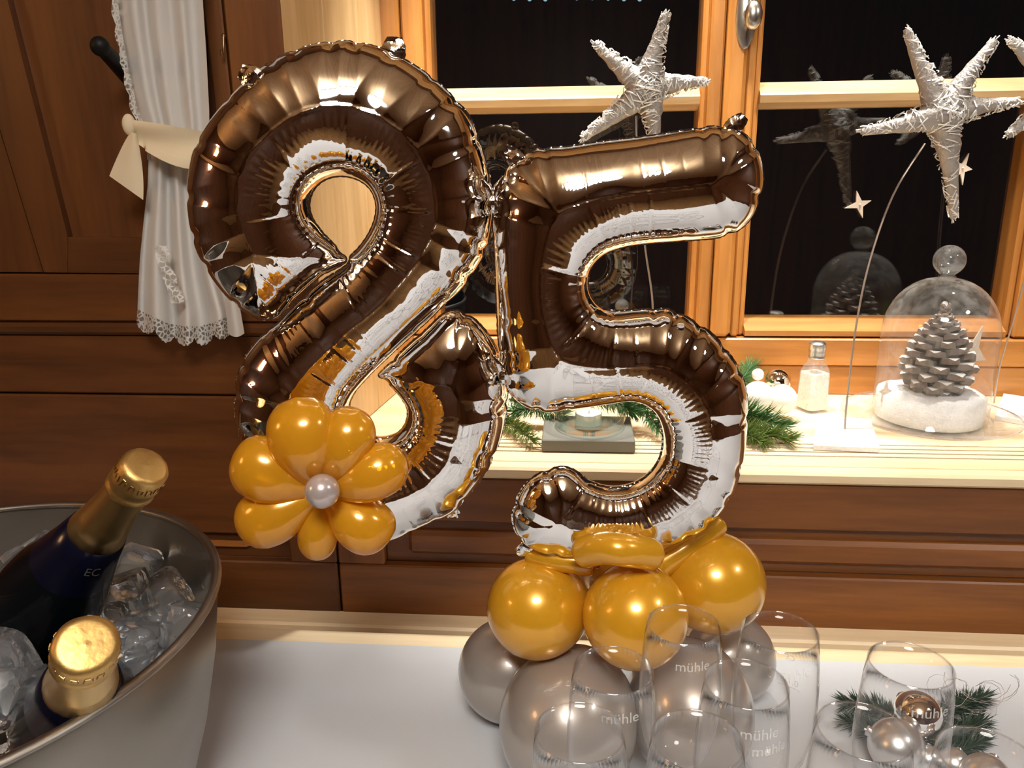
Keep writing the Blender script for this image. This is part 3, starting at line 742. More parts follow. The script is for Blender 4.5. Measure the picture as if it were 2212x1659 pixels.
# ================================================================== GOLD BALLOON FLOWER
YF = 0.522
fc = aty(697, 1062, YF)
flower = thing('balloon_flower', fc, 'flower of seven gold balloon petals with grey pearl centre in front of the eight', 'balloon flower')
def petal(tip, wpx, yoff, bend, seed):
    a = fc; b = aty(tip[0], tip[1], YF+yoff); ax = (b-a); Ln = ax.length
    kk = k8*0.9; R = wpx/2*kk; n = 28; rows = []
    side = ax.cross(Vector((0, 1, 0))).normalized(); out = side.cross(ax).normalized()
    if out.y > 0: out = -out
    st = []
    m_ = 26
    for j in range(m_+1):
        t = j/m_
        if t < .62: r = R*(0.20+0.80*math.sin(t/.62*PI/2)**1.15)
        else: r = R*math.sqrt(max(0, 1-((t-.62)/.38)**2.7))
        st.append((t, r))
    mb = MB(); vs = []
    for t, r in st:
        c = a+ax*t+out*(bend*Ln*math.sin(t*PI*.9))
        for i in range(n):
            q = 2*PI*i/n; rr = r*(1+.035*math.cos(2*q+seed))
            vs.append(c+side*math.cos(q)*rr+out*math.sin(q)*rr*.92)
    fs = [(j*n+i, j*n+(i+1) % n, (j+1)*n+(i+1) % n, (j+1)*n+i) for j in range(m_) for i in range(n)]
    fs = [f[::-1] for f in fs]
    mb.add(vs, fs); return mb.build('petal', 'gold_petal', flower, 180)
for i, (tip, w, yo, bd) in enumerate((((640, 856), 148, -.004, .10), ((778, 884), 124, .0, .08), ((878, 988), 122, .0, .08), ((842, 1168), 132, .004, .06), ((683, 1203), 94, .004, .04), ((520, 1140), 132, .0, .06), ((505, 978), 140, -.004, .08))):
    petal(tip, w, yo, bd, i)
cb = aty(696, 1061, YF-.026)
MB().ball(cb, 36*k8*.93, 28, 18).build('centre_ball', 'pearl', flower, 180)

# ================================================================== BASE BALLOONS
def balloon(px, py, r, D, mat, label, group, neck, sc=(1, 1, 1), zmin=None):
    c = atd(px, py, D)
    if zmin is not None: c.z = max(c.z, zmin+r*sc[2])
    root = thing('latex_balloon', c, label, 'balloon', group)
    nv = (Vector(neck)-c).normalized()
    prof = []
    for j in range(25):
        p = PI*j/24; z = -math.cos(p); rr = math.sin(p)
        z2 = z+(0.10*max(0, z)**3); prof.append((rr*r, z2*r))
    mb = MB().lathe(prof, 40, c, nv, cap=False)
    if sc != (1, 1, 1): mb.v = [(c.x+(v[0]-c.x)*sc[0], c.y+(v[1]-c.y)*sc[1], c.z+(v[2]-c.z)*sc[2]) for v in mb.v]
    mb.build('latex_skin', mat, root, 180)
    MB().lathe([(r*.05, r*1.05), (r*.045, r*1.12), (r*.09, r*1.17), (r*.05, r*1.20)], 10, c, nv).build('knot', mat, root, 60)
    return c
Kc = aty(1370, 1300, 0.66)
GG, SG = 'gold balloons under the number five', 'silver balloons standing on the cloth'
balloon(1160, 1313, .0447, .70, 'gold_latex', 'round gold balloon at the left of the upper ring, beside the silver left one', GG, Kc)
balloon(1372, 1330, .0446, .665, 'gold_latex', 'round gold balloon at the front of the upper ring between its two neighbours', GG, Kc)
balloon(1543, 1258, .0460, .72, 'gold_latex', 'round gold balloon at the right of the upper ring, highest of the three in front', GG, Kc)
balloon(1340, 1225, .0400, .79, 'gold_latex', 'gold balloon mostly hidden behind the foot of the five', GG, Kc)
def silver(px, py, r, Yz, label, sc):
    p = atz(px, py, T+.0022+r*sc[2]); D = (p-CAM).dot(fw)
    balloon(px, py, r, D, 'silver_latex', label, SG, (0.05, 0.665, 0.86), sc)
silver(1100, 1447, .052, 0, 'silver grey balloon on the cloth at the back left, smallest and nearest the bucket', (1, 1, 1))
silver(1226, 1563, .066, 0, 'large silver grey balloon on the cloth at the front left with a long oval outline', (.93, 1.0, 1.0))
silver(1492, 1535, .064, 0, 'large silver grey balloon on the cloth at the front right behind the glasses', (.88, 1, 1))
silver(1578, 1420, .046, 0, 'silver grey balloon on the cloth at the back right under the highest gold one', (1, 1, 1))
# long twisted modelling balloons that carry the five
def modelling(pts, rad, label):
    P = [aty(x, y, Y) for x, y, Y in pts]; c = P[len(P)//2]
    # resample smoothly
    Q = []; Rr = []
    n = 40
    for i in range(n+1):
        t = i/n*(len(P)-1); k = min(int(t), len(P)-2); u_ = t-k
        p0, p1, p2, p3 = P[max(k-1, 0)], P[k], P[k+1], P[min(k+2, len(P)-1)]
        Q.append(0.5*((2*p1)+(p2-p0)*u_+(2*p0-5*p1+4*p2-p3)*u_*u_+(3*p1-p0-3*p2+p3)*u_**3))
        e = min(i, n-i)/n; Rr.append(rad*math.sqrt(min(1, max(.02, e*9)))*(1 if e > 0.11 else (e/.11)**.15))
    root = thing('modelling_balloon', c, label, 'balloon', 'long gold balloons tied under the five')
    MB().tube(Q, Rr, 24).build('latex_skin', 'gold_latex', root, 180)
    MB().ball(Q[-1], rad*.25, 8, 6).build('knot', 'gold_latex', root, 60)
modelling([(1248, 1196, .60), (1300, 1184, .585), (1350, 1188, .58), (1428, 1200, .60)], .0135, 'short gold twisted balloon lying across under the bowl of the five')
modelling([(1140, 1192, .635), (1180, 1206, .625), (1245, 1214, .62), (1290, 1222, .62)], .0105, 'thin gold balloon bend under the left tip of the five')
modelling([(1550, 1120, .672), (1525, 1150, .662), (1470, 1190, .652), (1400, 1235, .645)], .013, 'slanting gold balloon rising beside the right curve of the five')

# ================================================================== ICE BUCKET AND BOTTLES
BX, BY, BR, BZ = -0.499, 0.491, 0.2227, 0.97
bk = thing('ice_bucket', (BX, BY, T+.002), 'wide brushed steel ice bucket with rolled rim holding two bottles', 'ice bucket')
z0 = T+.002
MB().lathe([(0, z0), (.13, z0), (.16, z0+.006), (.178, z0+.03), (.196, z0+.09), (.209, z0+.15), (BR-.005, BZ-.004), (BR-.0065, BZ-.002), (.2055, z0+.15), (.1925, z0+.09), (.1745, z0+.032), (.157, z0+.012), (0, z0+.010)], 96, (BX, BY, 0)).build('bowl', 'steel', bk, 50)
MB().lathe([(BR-.006+.0042*math.cos(a), BZ+.0032*math.sin(a)) for a in [PI*2*i/10 for i in range(11)]], 96, (BX, BY, 0), cap=False).build('rolled_rim', 'steel', bk, 180)
def text_mesh(s, size, ext=0.0):
    cu = bpy.data.curves.new('print', 'FONT'); cu.body = s; cu.size = size; cu.align_x = 'CENTER'; cu.resolution_u = 3; cu.extrude = ext
    ob = bpy.data.objects.new('print', cu); COL.objects.link(ob)
    dg_ = bpy.context.evaluated_depsgraph_get(); me = bpy.data.meshes.new_from_object(ob.evaluated_get(dg_))
    v = [q.co.copy() for q in me.vertices]; f = [tuple(p.vertices) for p in me.polygons]
    COL.objects.unlink(ob); bpy.data.objects.remove(ob); bpy.data.curves.remove(cu); bpy.data.meshes.remove(me)
    return v, f
def bottle(topp, base, label, with_text):
    ax = (topp-base).normalized(); Ln = (topp-base).length
    b = thing('champagne_bottle', base, label, 'bottle', 'bottles in the ice bucket')
    # lengths measured down from the top
    def lp(pr): return [(r, Ln-z) for r, z in pr][::-1]
    body = [(0.0, .315), (.036, .318), (.0425, .312), (.044, .30), (.044, .19), (.0425, .175), (.037, .150), (.030, .128), (.0255, .108), (.0225, .095), (.0215, .088)]
    s = Ln/.32
    MB().lathe(lp([(r, z*s) for r, z in body][::-1]), 40, base, ax).build('glass_body', 'bottle_glass', b, 60)
    MB().lathe(lp([(.0185, .086*s), (.0226, .0885*s), (.0262, .108*s), (.0308, .128*s), (.0322, .134*s), (.0312, .1345*s)]), 40, base, ax, cap=False).build('neck_label', 'navy', b, 60)
    cr = lambda t, z, j: 0.012*mnoise.noise((math.cos(t)*5, math.sin(t)*5, z*160))
    MB().lathe(lp([(.0155, .030*s), (.0160, .036*s), (.0165, .050*s), (.0190, .070*s), (.0222, .0900*s), (.0212, .0902*s)]), 48, base, ax, cap=False, dr=cr).build('foil_sleeve', 'gold_foil_neck', b, 180)
    cap = MB().lathe(lp([(0, .0004), (.004, .0012), (.0128, .0), (.0162, .0012), (.0176, .004), (.0178, .016), (.0182, .0185), (.0172, .021), (.0172, .0255), (.0182, .0275), (.0176, .030), (.0155, .031)]), 48, base, ax,
               dr=lambda t, z, j: 0.022*mnoise.noise((math.cos(t)*4, math.sin(t)*4, z*220))).build('foil_cap', 'gold_foil', b, 60)
    # embossed marks round the cap
    e1 = (rt-ax*rt.dot(ax)).normalized(); e2 = ax.cross(e1)
    rel = MB()
    rng = random.Random(3 if with_text else 5)
    for i in range(34):
        a = i/34*2*PI; r = .0181; z = Ln-.0105
        d = e1*math.cos(a)+e2*math.sin(a); tdir = -e1*math.sin(a)+e2*math.cos(a); p0 = base+ax*z+d*r
        h1, h2 = rng.uniform(-.004, -.001), rng.uniform(.001, .004)
        rel.tube([p0+ax*h1+tdir*rng.uniform(-.001, .001), p0+ax*h2+tdir*rng.uniform(-.001, .001)], .00035, 4)
        if i % 2: rel.tube([p0+ax*h2, p0+ax*h2+tdir*.0024], .00035, 4)
    rel.build('embossed_marks', 'relief', cap)
    if with_text:
        v, f = text_mesh('EC', .0095); R_ = .0258; zc = Ln-.104*s
        # face the camera side of the neck, turned a little to the right
        view = (CAM-(base+ax*zc)); view = (view-ax*view.dot(ax)).normalized(); sd = ax.cross(view)
        vs = []
        for q in v:
            a = q.x/R_+.62; rr = R_+.0006-(q.y-.004)*.36
            vs.append(base+ax*(zc+q.y-.004)+(view*math.cos(a)+sd*math.sin(a))*rr)
        MB().add(vs, f).build('neck_print', 'gold_text', b)
    return b
tb = atd(318, 1004, .575); bb = tb+(Vector((-0.508, 0.57, 0.879))-tb).normalized()*.315
bottle(tb, bb, 'dark champagne bottle with gold neck foil leaning to the right against the bucket rim', True)
tf = atd(186, 1392, .44); lowp = atd(168, 1530, .56); ax_ = (lowp-tf).normalized()
bottle(tf, tf+ax_*.315, 'champagne bottle pointing its round gold foil top at the camera, nearest in the bucket', False)

BOTTLES = ((tb, bb), (tf, tf+ax_*.315))
# ice cubes: rounded, slightly melted blocks
def ice_cube(c, s, rot, label):
    rng = random.Random(int(c[0]*9999+c[1]*777)); n = 7; vs = []; fs = []; idx = {}
    def key(p): return tuple(round(q, 5) for q in p)
    mb = MB()
    R3 = Matrix.Rotation(rot[0], 3, 'X') @ Matrix.Rotation(rot[1], 3, 'Y') @ Matrix.Rotation(rot[2], 3, 'Z')
    sc_ = [s*rng.uniform(.85, 1.2) for _ in range(3)]; sd = rng.uniform(0, 99)
    for axis in range(3):
        for sg in (-1, 1):
            g_ = []
            for i in range(n):
                for j in range(n):
                    q = [0, 0, 0]; q[axis] = sg; q[(axis+1) % 3] = (i/(n-1)*2-1); q[(axis+2) % 3] = (j/(n-1)*2-1)
                    kk = key(q)
                    if kk not in idx:
                        p = Vector(q); ln = (abs(p.x)**7+abs(p.y)**7+abs(p.z)**7)**(1/7); p = p/ln
                        p *= 1+.10*mnoise.noise((q[0]*1.1+sd, q[1]*1.1, q[2]*1.1))
                        if sg*0 == 0: pass
                        p = Vector((p.x*sc_[0], p.y*sc_[1], p.z*sc_[2])); idx[kk] = len(vs); vs.append(Vector(c)+R3 @ p)
                    g_.append(idx[kk])
            for i in range(n-1):
                for j in range(n-1):
                    f = (g_[i*n+j], g_[(i+1)*n+j], g_[(i+1)*n+j+1], g_[i*n+j+1]); fs.append(f if sg > 0 else f[::-1])
    mb.add([v-Vector(c) for v in vs], fs)
    o = mb.build('ice_cube', 'ice', None, 50); o.location = c
    return props(o, label, 'ice cube', 'ice cubes in the bucket')
vis = [((325, 1215), .925, .020, 'tall clear ice cube against the right inner side of the bucket'),
       ((268, 1290), .925, .0215, 'square clear ice cube right of the navy bottle neck'),
       ((372, 1290), .912, .019, 'ice cube half hidden below the tall one at the right'),
       ((420, 1345), .912, .018, 'ice cube resting against the right rim of the bucket'),
       ((285, 1400), .905, .021, 'ice cube just right of the round gold bottle top'),
       ((330, 1350), .900, .018, 'low ice cube in the gap among those on the right'),
       ((62, 1312), .930, .021, 'dark clear ice cube left of the leaning bottle'),
       ((12, 1400), .930, .022, 'ice cube at the left picture edge behind the front bottle'),
       ((75, 1470), .922, .023, 'wet sparkling ice cube left of the round gold bottle top'),
       ((20, 1530), .915, .023, 'ice cube at the left picture edge near the front rim'),
       ((-40, 1330), .925, .021, 'ice cube cut by the left picture edge beside the bottle body'),
       ((230, 1345), .895, .018, 'small ice cube in the dark gap between the two bottles'),
       ((385, 1225), .895, .019, 'ice cube deep by the back right wall of the bucket'),
       ((110, 1400), .895, .018, 'ice cube deep behind the round gold bottle top'),
       ((310, 1440), .885, .018, 'lowest ice cube seen just inside the front right rim')]
for i, ((px, py), z, s, lb) in enumerate(vis):
    c = atz(px, py, z)
    rng = random.Random(i+40)
    for _ in range(6):                                   # keep clear of both bottles and of the bucket wall
        for p_top, p_base in BOTTLES:
            a_ = p_base-p_top; Lb = a_.length; t_ = min(1.0, max(0.0, (c-p_top).dot(a_)/Lb**2)); d_ = c-(p_top+a_*t_)
            rb = float(np.interp(t_*.32, [0, .09, .128, .175, .32], [.018, .022, .030, .043, .044]))+s*1.15
            if d_.length < rb: c = c+d_.normalized()*(rb-d_.length)
        rr_ = math.hypot(c.x-BX, c.y-BY); lim = float(np.interp(c.z, [.80, .84, .90, .97], [.178, .190, .205, .215]))-s*1.25
        if rr_ > lim: c.x = BX+(c.x-BX)*lim/rr_; c.y = BY+(c.y-BY)*lim/rr_
    ice_cube(c, s, (rng.uniform(-.5, .5), rng.uniform(-.5, .5), rng.uniform(0, 1.5)), lb)
# packed ice below the visible cubes
rng = random.Random(5); bed = MB()
ring = [(0.0, .872)]
mbv = MB().lathe([(0.0, .848), (.06, .852), (.12, .846), (.17, .848), (.184, .842), (.182, .830), (0, .830)], 40, (BX, BY, 0), dr=lambda t, z, j: 0.0)
mbv.v = [(x, y, z+.012*mnoise.noise((x*30, y*30, 0))) if z > .835 else (x, y, z) for x, y, z in mbv.v]
top(mbv, 'crushed_ice', 'ice', 'packed crushed ice filling the bucket below the cubes', 'ice', 50, kind='stuff')

# ================================================================== CHAMPAGNE GLASSES
ZR = T+.002+.235
outer = [(0.0, 0), (.031, 0.0), (.0325, .0012), (.031, .0024), (.012, .0048), (.0055, .010), (.0042, .020), (.0040, .06), (.0042, .095), (.0052, .107), (.0095, .114), (.0175, .124), (.0240, .138), (.0278, .155), (.0292, .172), (.0288, .195), (.0274, .217), (.0256, .235)]
inner = [(.0249, .2352), (.0266, .217), (.0280, .195), (.0284, .172), (.0270, .155), (.0230, .139), (.0165, .126), (.008, .119), (0.0, .118)]
def make_glass():
    g_ = thing('champagne_glass', (0, 0, 0), 'x', 'glass', 'champagne glasses on the cloth')
    MB().lathe(outer[9:]+inner, 56).build('bowl', 'flute', g_, 180, local=True)
    MB().lathe([(.02525+.00062*math.cos(a), .2352+.00062*math.sin(a)) for a in [2*PI*i/8 for i in range(9)]], 56, cap=False).build('rim', 'rim_glass', g_, 180, local=True)
    MB().lathe(outer[:10], 40).build('foot', 'flute', g_, 60, local=True)
    return g_
def wrap_text(s, size, zc, a0, far=False):
    v, f = text_mesh(s, size); vs = []
    for q in v:
        z = zc+q.y; R_ = np.interp(z, [p[1] for p in outer[9:]], [p[0] for p in outer[9:]])+.0002
        a = a0+q.x/R_
        vs.append((R_*math.cos(a), R_*math.sin(a), z))
    return MB().add(vs, f)
proto = make_glass()
GL = [('A', (1476, 1350), 'tapered champagne glass at the back in front of the gold balloons, gold seen through it', [('mühle', .010, .216, .30, 0)]),
      ('B', (1685, 1365), 'champagne glass at the back right with measuring mark seen mirrored', [('CE', .0062, .196, .30, 1), ('0,1 l', .0075, .176, .36, 1)]),
      ('C', (1967, 1437), 'champagne glass standing alone at the right in front of the silver baubles', [('mühle', .009, .150, .45, 0)]),
      ('D', (1324, 1448), 'champagne glass in the middle row, in front of the left silver balloon', [('e', .009, .180, .15, 0), ('mühle', .010, .170, .20, 0)]),
      ('E', (1612, 1478), 'champagne glass in the middle row with script on its right side', [('mühle', .010, .205, .65, 0)]),
      ('F', (1252, 1582), 'champagne glass nearest the front left, cut by the lower picture edge', [('Mühle', .010, .200, -.25, 0)]),
      ('G', (1506, 1600), 'champagne glass at the bottom centre, cut by the lower picture edge', []),
      ('H', (1866, 1580), 'champagne glass at the bottom right overlapping the lone one', []),
      ('I', (2135, 1640), 'champagne glass at the right bottom corner, only its rim arc showing', [])]
for i, (nm, (px, py), lb, txt) in enumerate(GL):
    p = atz(px, py, ZR); loc = Vector((p.x, p.y, T+.0025))
    if i == 0: o = proto; o['label'] = lb; o.location = loc
    else: o = dup(proto, None, lb, loc, i*.7)
    o.rotation_euler = (0, 0, 0)
    face = math.atan2(CAM.y-p.y, CAM.x-p.x)
    for s, size, zc, a0, far in txt:
        if far: # print on the far side, read from inside out
            MBt = wrap_text(s, size, zc, face+PI+a0*-1.0)
        else: MBt = wrap_text(s, size, zc, face+a0)
        MBt.build('etched_print', 'ink', o, 0, local=True)
    if nm == 'B':
        MB().add([( .0292*math.cos(face+PI-.36+q), .0292*math.sin(face+PI-.36+q), z) for z in (.1735, .1743) for q in (-.3, -.1, .1, .3)], [(0, 1, 5, 4), (1, 2, 6, 5), (2, 3, 7, 6)]).build('fill_line', 'ink', o, 0, local=True)

# ================================================================== FIR SPRIGS AND BAUBLES
def sprig(base, path, nlen, count, mat, label, group=None, spread=1.0, rr=.0012, lie=None):
    root = thing('fir_sprig', base, label, 'fir sprig', group)
    rng = random.Random(hash(label) % 9973 if False else sum(map(ord, label)))
    P = [Vector(p) for p in path]
    MB().tube(P, [rr*1.4]+[rr]*(len(P)-2)+[rr*.5], 6).build('twig', 'twig', root, 60)
    mb = MB(); k = len(P)-1
    count = int(count*1.7)
    for i in range(count):
        t = (i+rng.random())/count*k; a = min(int(t), k-1); u_ = t-a
        p = P[a].lerp(P[a+1], u_); d = (P[a+1]-P[a]).normalized()
        v = Vector((rng.gauss(0, 1), rng.gauss(0, 1), rng.gauss(0, 1))); v = (v-d*v.dot(d)).normalized()
        fwd = rng.uniform(.35, .9)+(.6 if t > k-.35 else 0)
        n_ = (v*spread+d*fwd).normalized(); Ln = nlen*rng.uniform(.7, 1.1)
        if lie is not None and p.z+n_.z*Ln < lie+.001: n_.z = abs(n_.z)*.3; n_.normalize()
        e = n_.cross(Vector((rng.random(), rng.random(), rng.random()))).normalized()*.00055; g_ = n_.cross(e)
        mpt = p+n_*Ln*.6
        mb.add([p+e*.7, p-e*.35+g_*.6, p-e*.35-g_*.6, mpt+e, mpt-e*.5+g_*.85, mpt-e*.5-g_*.85, p+n_*Ln], [(0, 1, 4, 3), (1, 2, 5, 4), (2, 0, 3, 5), (3, 4, 6), (4, 5, 6), (5, 3, 6)])
    o = mb.build('needles', mat, root, 60); o['kind'] = 'stuff'
    return root
def spath(pts, Y=None):
    return [aty(x, y, yy) for x, y, yy in pts]
S_GRP = 'fir sprigs on the window sill'
def sillsprig(pts, nlen, cnt, mat, lb, **k):
    P = [atz(x, y, z) for x, y, z in pts]; sprig(P[0], P, nlen, cnt, mat, lb, S_GRP, lie=ZS, **k)
zz = ZS+.012
sillsprig([(1100, 862, zz+.02), (1150, 875, zz+.02), (1215, 895, zz+.012)], .022, 240, 'needle', 'green fir sprig left of the tea light, under the left foot of the five')
sillsprig([(1075, 905, zz), (1110, 920, zz+.003), (1150, 950, zz)], .020, 200, 'needle2', 'olive fir sprig tip nearest the sill slots, left of the slate block')
sillsprig([(1240, 862, zz+.03), (1180, 872, zz+.02), (1110, 890, zz+.016)], .022, 220, 'needle', 'fir sprig lying behind the left part of the slate block')
sillsprig([(1280, 858, zz+.03), (1330, 868, zz+.03), (1370, 890, zz+.02)], .022, 240, 'needle', 'fir sprig behind the candle glass on its right')
sillsprig([(1330, 850, zz+.035), (1385, 880, zz+.02), (1425, 925, zz+.006)], .021, 260, 'needle', 'dark fir sprig hanging right of the slate block inside the curve of the five')
sillsprig([(1560, 850, zz+.02), (1600, 820, zz+.03), (1632, 785, zz+.035)], .027, 260, 'needle', 'fir sprig pointing up behind the white baubles')
sillsprig([(1560, 890, zz+.016), (1620, 893, zz+.018), (1690, 922, zz+.006)], .027, 330, 'needle', 'bright green fir sprig in front of the white baubles')
sillsprig([(1570, 925, zz), (1630, 935, zz), (1702, 950, zz-.003)], .026, 330, 'needle2', 'olive fir sprig tip on the sill, right of the five, nearest the slots')
sillsprig([(1575, 905, zz+.006), (1610, 935, zz+.002), (1650, 958, zz-.004)], .018, 220, 'needle2', 'short olive fir sprig touching the right curve of the five')

def bauble(c, r, mat, label, group, cap_dir=(0.3, 0.2, 0.9)):
    root = thing('bauble', c, label, 'bauble', group)
    MB().ball(c, r, 32, 20).build('glass_ball', mat, root, 180)
    d = Vector(cap_dir).normalized()
    MB().lathe([(r*.20, r*.97), (r*.20, r*1.10), (r*.06, r*1.13), (r*.05, r*1.2)], 12, c, d).build('metal_cap', 'alu', root, 40)
BG = 'baubles on the window sill'
def sillb(px, py, rpx, z, mat, lb, cd):
    c = atz(px, py, z); D = (c-CAM).dot(fw); bauble(c, rpx*D/F, mat, lb, BG, cd)
sillb(1637, 856, 33, ZS+.034, 'white_bauble', 'white bauble on the sill, left of the pair beside the five', (-.5, .8, .3))
sillb(1689, 862, 32, ZS+.030, 'white_bauble', 'white bauble on the sill, right of the pair, next to the salt shaker', (.9, .4, .1))
sillb(1680, 824, 28, ZS+.034, 'chrome', 'mirrored silver bauble behind the two white ones', (.2, .9, .3))
sillb(1637, 809, 13, ZS+.058, 'white_bauble', 'tiny white bauble perched above the left white one', (0, .9, .3))
c = aty(1381, 776, 1.03); bauble(c, .013, 'white_bauble', 'pale bauble behind the five, seen as a reflection in the left pane', BG, (0, 0, 1))

# table decoration at the right
DG = 'silver baubles lying among fir on the cloth'
def tabb(px, py, rpx, mat, lb, cd, lift=0.0):
    r = .02
    for _ in range(30):
        p = atz(px, py, T+.003+r+lift); r = .5*r+.5*rpx*(p-CAM).dot(fw)/F
    bauble(p, r, mat, lb, DG, cd)
tabb(1982, 1545, 51, 'chrome', 'mirrored silver bauble seen through the lone glass', (-.3, .9, .2), .012)
tabb(1936, 1612, 58, 'matt_silver', 'large matt silver bauble in front of the mirrored one', (-.8, .3, .3))
tabb(2005, 1640, 30, 'matt_silver', 'small matt silver bauble right of the large matt one', (.3, .8, .4))
tabb(2060, 1650, 34, 'matt_silver', 'small matt silver bauble at the lower right edge of the decoration', (.5, .6, .4))
tabb(2130, 1682, 52, 'matt_silver', 'pale matt bauble in the bottom right corner', (.5, .6, .4))
TS = 'fir sprigs on the cloth among silver baubles'
def tsprig(pts, nlen, cnt, lb, z=T+.012):
    P = [atz(x, y, z) for x, y in pts]; sprig(P[0], P, nlen, cnt, 'needle3', lb, TS, lie=T+.003)
tsprig([(2000, 1570), (2060, 1530), (2120, 1510)], .021, 260, 'dark fir sprig pointing to the upper right behind the lone glass')
tsprig([(2000, 1600), (2060, 1590), (2120, 1560)], .020, 240, 'dark fir sprig right of the mirrored bauble')
tsprig([(1950, 1560), (1890, 1530), (1830, 1520)], .019, 200, 'dark fir sprig pointing left beside the lone glass')
tsprig([(1950, 1590), (1890, 1580), (1835, 1560)], .018, 160, 'dark fir sprig tip left of the large matt bauble')
tsprig([(1920, 1570), (1880, 1590), (1855, 1560)], .016, 120, 'short dark fir sprig under the large matt bauble')
tsprig([(2020, 1640), (2070, 1625), (2120, 1600)], .018, 180, 'dark fir sprig lowest at the right of the decoration')
c = atz(2090, 1520, T+.02)
mb = MB(); rng = random.Random(9)
hair = thing('angel_hair', c, 'fine silver tinsel threads curling over the fir at the right', 'tinsel')
for i in range(9):
    p = atz(2000+rng.uniform(0, 120), 1500+rng.uniform(0, 60), T+.02); pts = []
    a = rng.uniform(0, 6)
    for j in range(9): pts.append(p+Vector((.02*math.cos(a+j*.5)+.003*j, .014*math.sin(a+j*.45), .012+.01*math.sin(j*.6+a))))
    mb.tube(pts, .00022, 4)
o = mb.build('thread', 'wire', hair, 60); o['kind'] = 'stuff'

# ================================================================== SILL OBJECTS
# --- slate block with candle glass and tea light
fl = atz(1170, 977, ZS); fr_ = atz(1371, 978, ZS)
ztop = ZS+.0165; bkY = atz(1280, 898, ztop).y
slate = top(MB().hexa([(fl.x, fl.y, ZS+.0005), (fr_.x, fl.y, ZS+.0005), (fr_.x, bkY, ZS+.0005), (fl.x, bkY, ZS+.0005), (fl.x, fl.y, ztop), (fr_.x, fl.y, ztop), (fr_.x, bkY, ztop), (fl.x, bkY, ztop)], .0012),
            'slate_block', 'slate', 'dark grey slate block on the sill under the candle glass', 'slate block')
gc = Vector(((fl.x+fr_.x)/2+.002, (fl.y+bkY)/2+.004, ztop+.0004)); gr = (fr_.x-fl.x)*.44
cg = thing('candle_glass', gc, 'greenish clear candle glass with a white snowflake on a slate block', 'candle holder')
gg = gr*.86
MB().lathe([(0, 0), (gr*.80, 0), (gr*.86, .002), (gr*.92, .012), (gr*.93, .055), (gr*.90, .085), (gr*.85, .086), (gr*.87, .055), (gr*.84, .014), (gr*.70, .007), (0, .006)], 48, gc).build('glass_cup', 'candle_glass', cg, 180)
sf = MB(); sc_c = aty(1273, 889, gc.y+gr*.85)
for i in range(6):
    a = i*PI/3; d = Vector((math.cos(a), 0, math.sin(a))); nrm = Vector((-math.sin(a), 0, math.cos(a)))
    sf.tube([sc_c, sc_c+d*.0085], .00045, 5)
    for k in (.004, .0062):
        for s in (-1, 1): sf.tube([sc_c+d*k, sc_c+d*(k+.002)+nrm*s*.002], .00035, 4)
for i in range(18):
    a0, a1 = i*PI/9, (i+1)*PI/9
    sf.tube([sc_c+Vector((math.cos(a0), 0, math.sin(a0)))*.0085, sc_c+Vector((math.cos(a1), 0, math.sin(a1)))*.0085], .0004, 4)
sf.build('snowflake_print', 'wax', cg)
tc_ = Vector((gc.x-.001, gc.y-.006, ztop+.0066))
tl = thing('tea_light', tc_, 'unlit white tea light in an aluminium cup inside the candle glass', 'tea light')
rT = 28*(tc_-CAM).dot(fw)/F
MB().lathe([(0, 0), (rT, 0), (rT*1.02, .001), (rT*1.02, .0145), (rT*.98, .015), (rT*.97, .0125)], 32, tc_, cap=False).build('metal_cup', 'alu', tl, 50)
MB().lathe([(0, .011), (0.0, .0128), (rT*.5, .0131), (rT*.95, .0138), (rT*.96, .012), (0, .011)], 32, tc_).build('wax', 'wax', tl, 50)
MB().tube([tc_+Vector((0, 0, .0125)), tc_+Vector((.0005, 0, .017))], .0006, 5).build('wick', 'twig', tl)

# --- salt shaker
sp_ = atz(1753, 884, ZS+.001); kp = (sp_-CAM).dot(fw)/F
sh = thing('salt_shaker', sp_, 'small square glass salt shaker with metal screw cap on the sill', 'salt shaker')
hw = 25*kp; rot = math.radians(24)
def sq(hw_, z, bev=.25):
    pts = []
    for i in range(4):
        for s in (-1, 1):
            a = rot+PI/4+i*PI/2
            cx, cy = math.cos(a)*hw_*1.414, math.sin(a)*hw_*1.414
            tx, ty = -math.sin(a), math.cos(a)
            pts.append((sp_.x+cx*(1-bev*.35)+tx*s*hw_*bev*.8, sp_.y+cy*(1-bev*.35)+ty*s*hw_*bev*.8, sp_.z+z))
    return pts
def loft(rings):
    mb = MB(); n = len(rings[0]); vs = [p for r in rings for p in r]
    fs = [(j*n+i, j*n+(i+1) % n, (j+1)*n+(i+1) % n, (j+1)*n+i) for j in range(len(rings)-1) for i in range(n)]
    fs += [tuple(range(n-1, -1, -1)), tuple((len(rings)-1)*n+i for i in range(n))]
    return mb.add(vs, fs)
H_ = 150*kp
loft([sq(hw*1.06, 0), sq(hw*1.0, H_*.04), sq(hw*.93, H_*.55), sq(hw*.72, H_*.66), sq(hw*.58, H_*.72, .6), sq(hw*.58, H_*.78, .6)]).build('glass_body', 'shaker_glass', sh, 30)
loft([sq(hw*.97, H_*.035), sq(hw*.86, H_*.54), sq(hw*.84, H_*.55)]).build('salt_fill', 'salt', sh, 30)
MB().lathe([(hw*.66, H_*.76), (hw*.70, H_*.77), (hw*.64, H_*.80), (hw*.70, H_*.83), (hw*.66, H_*.86), (hw*.72, H_*.90), (hw*.70, H_*.97), (hw*.5, H_*1.0), (0, H_*1.005)], 28, sp_).build('screw_cap', 'alu', sh, 40)

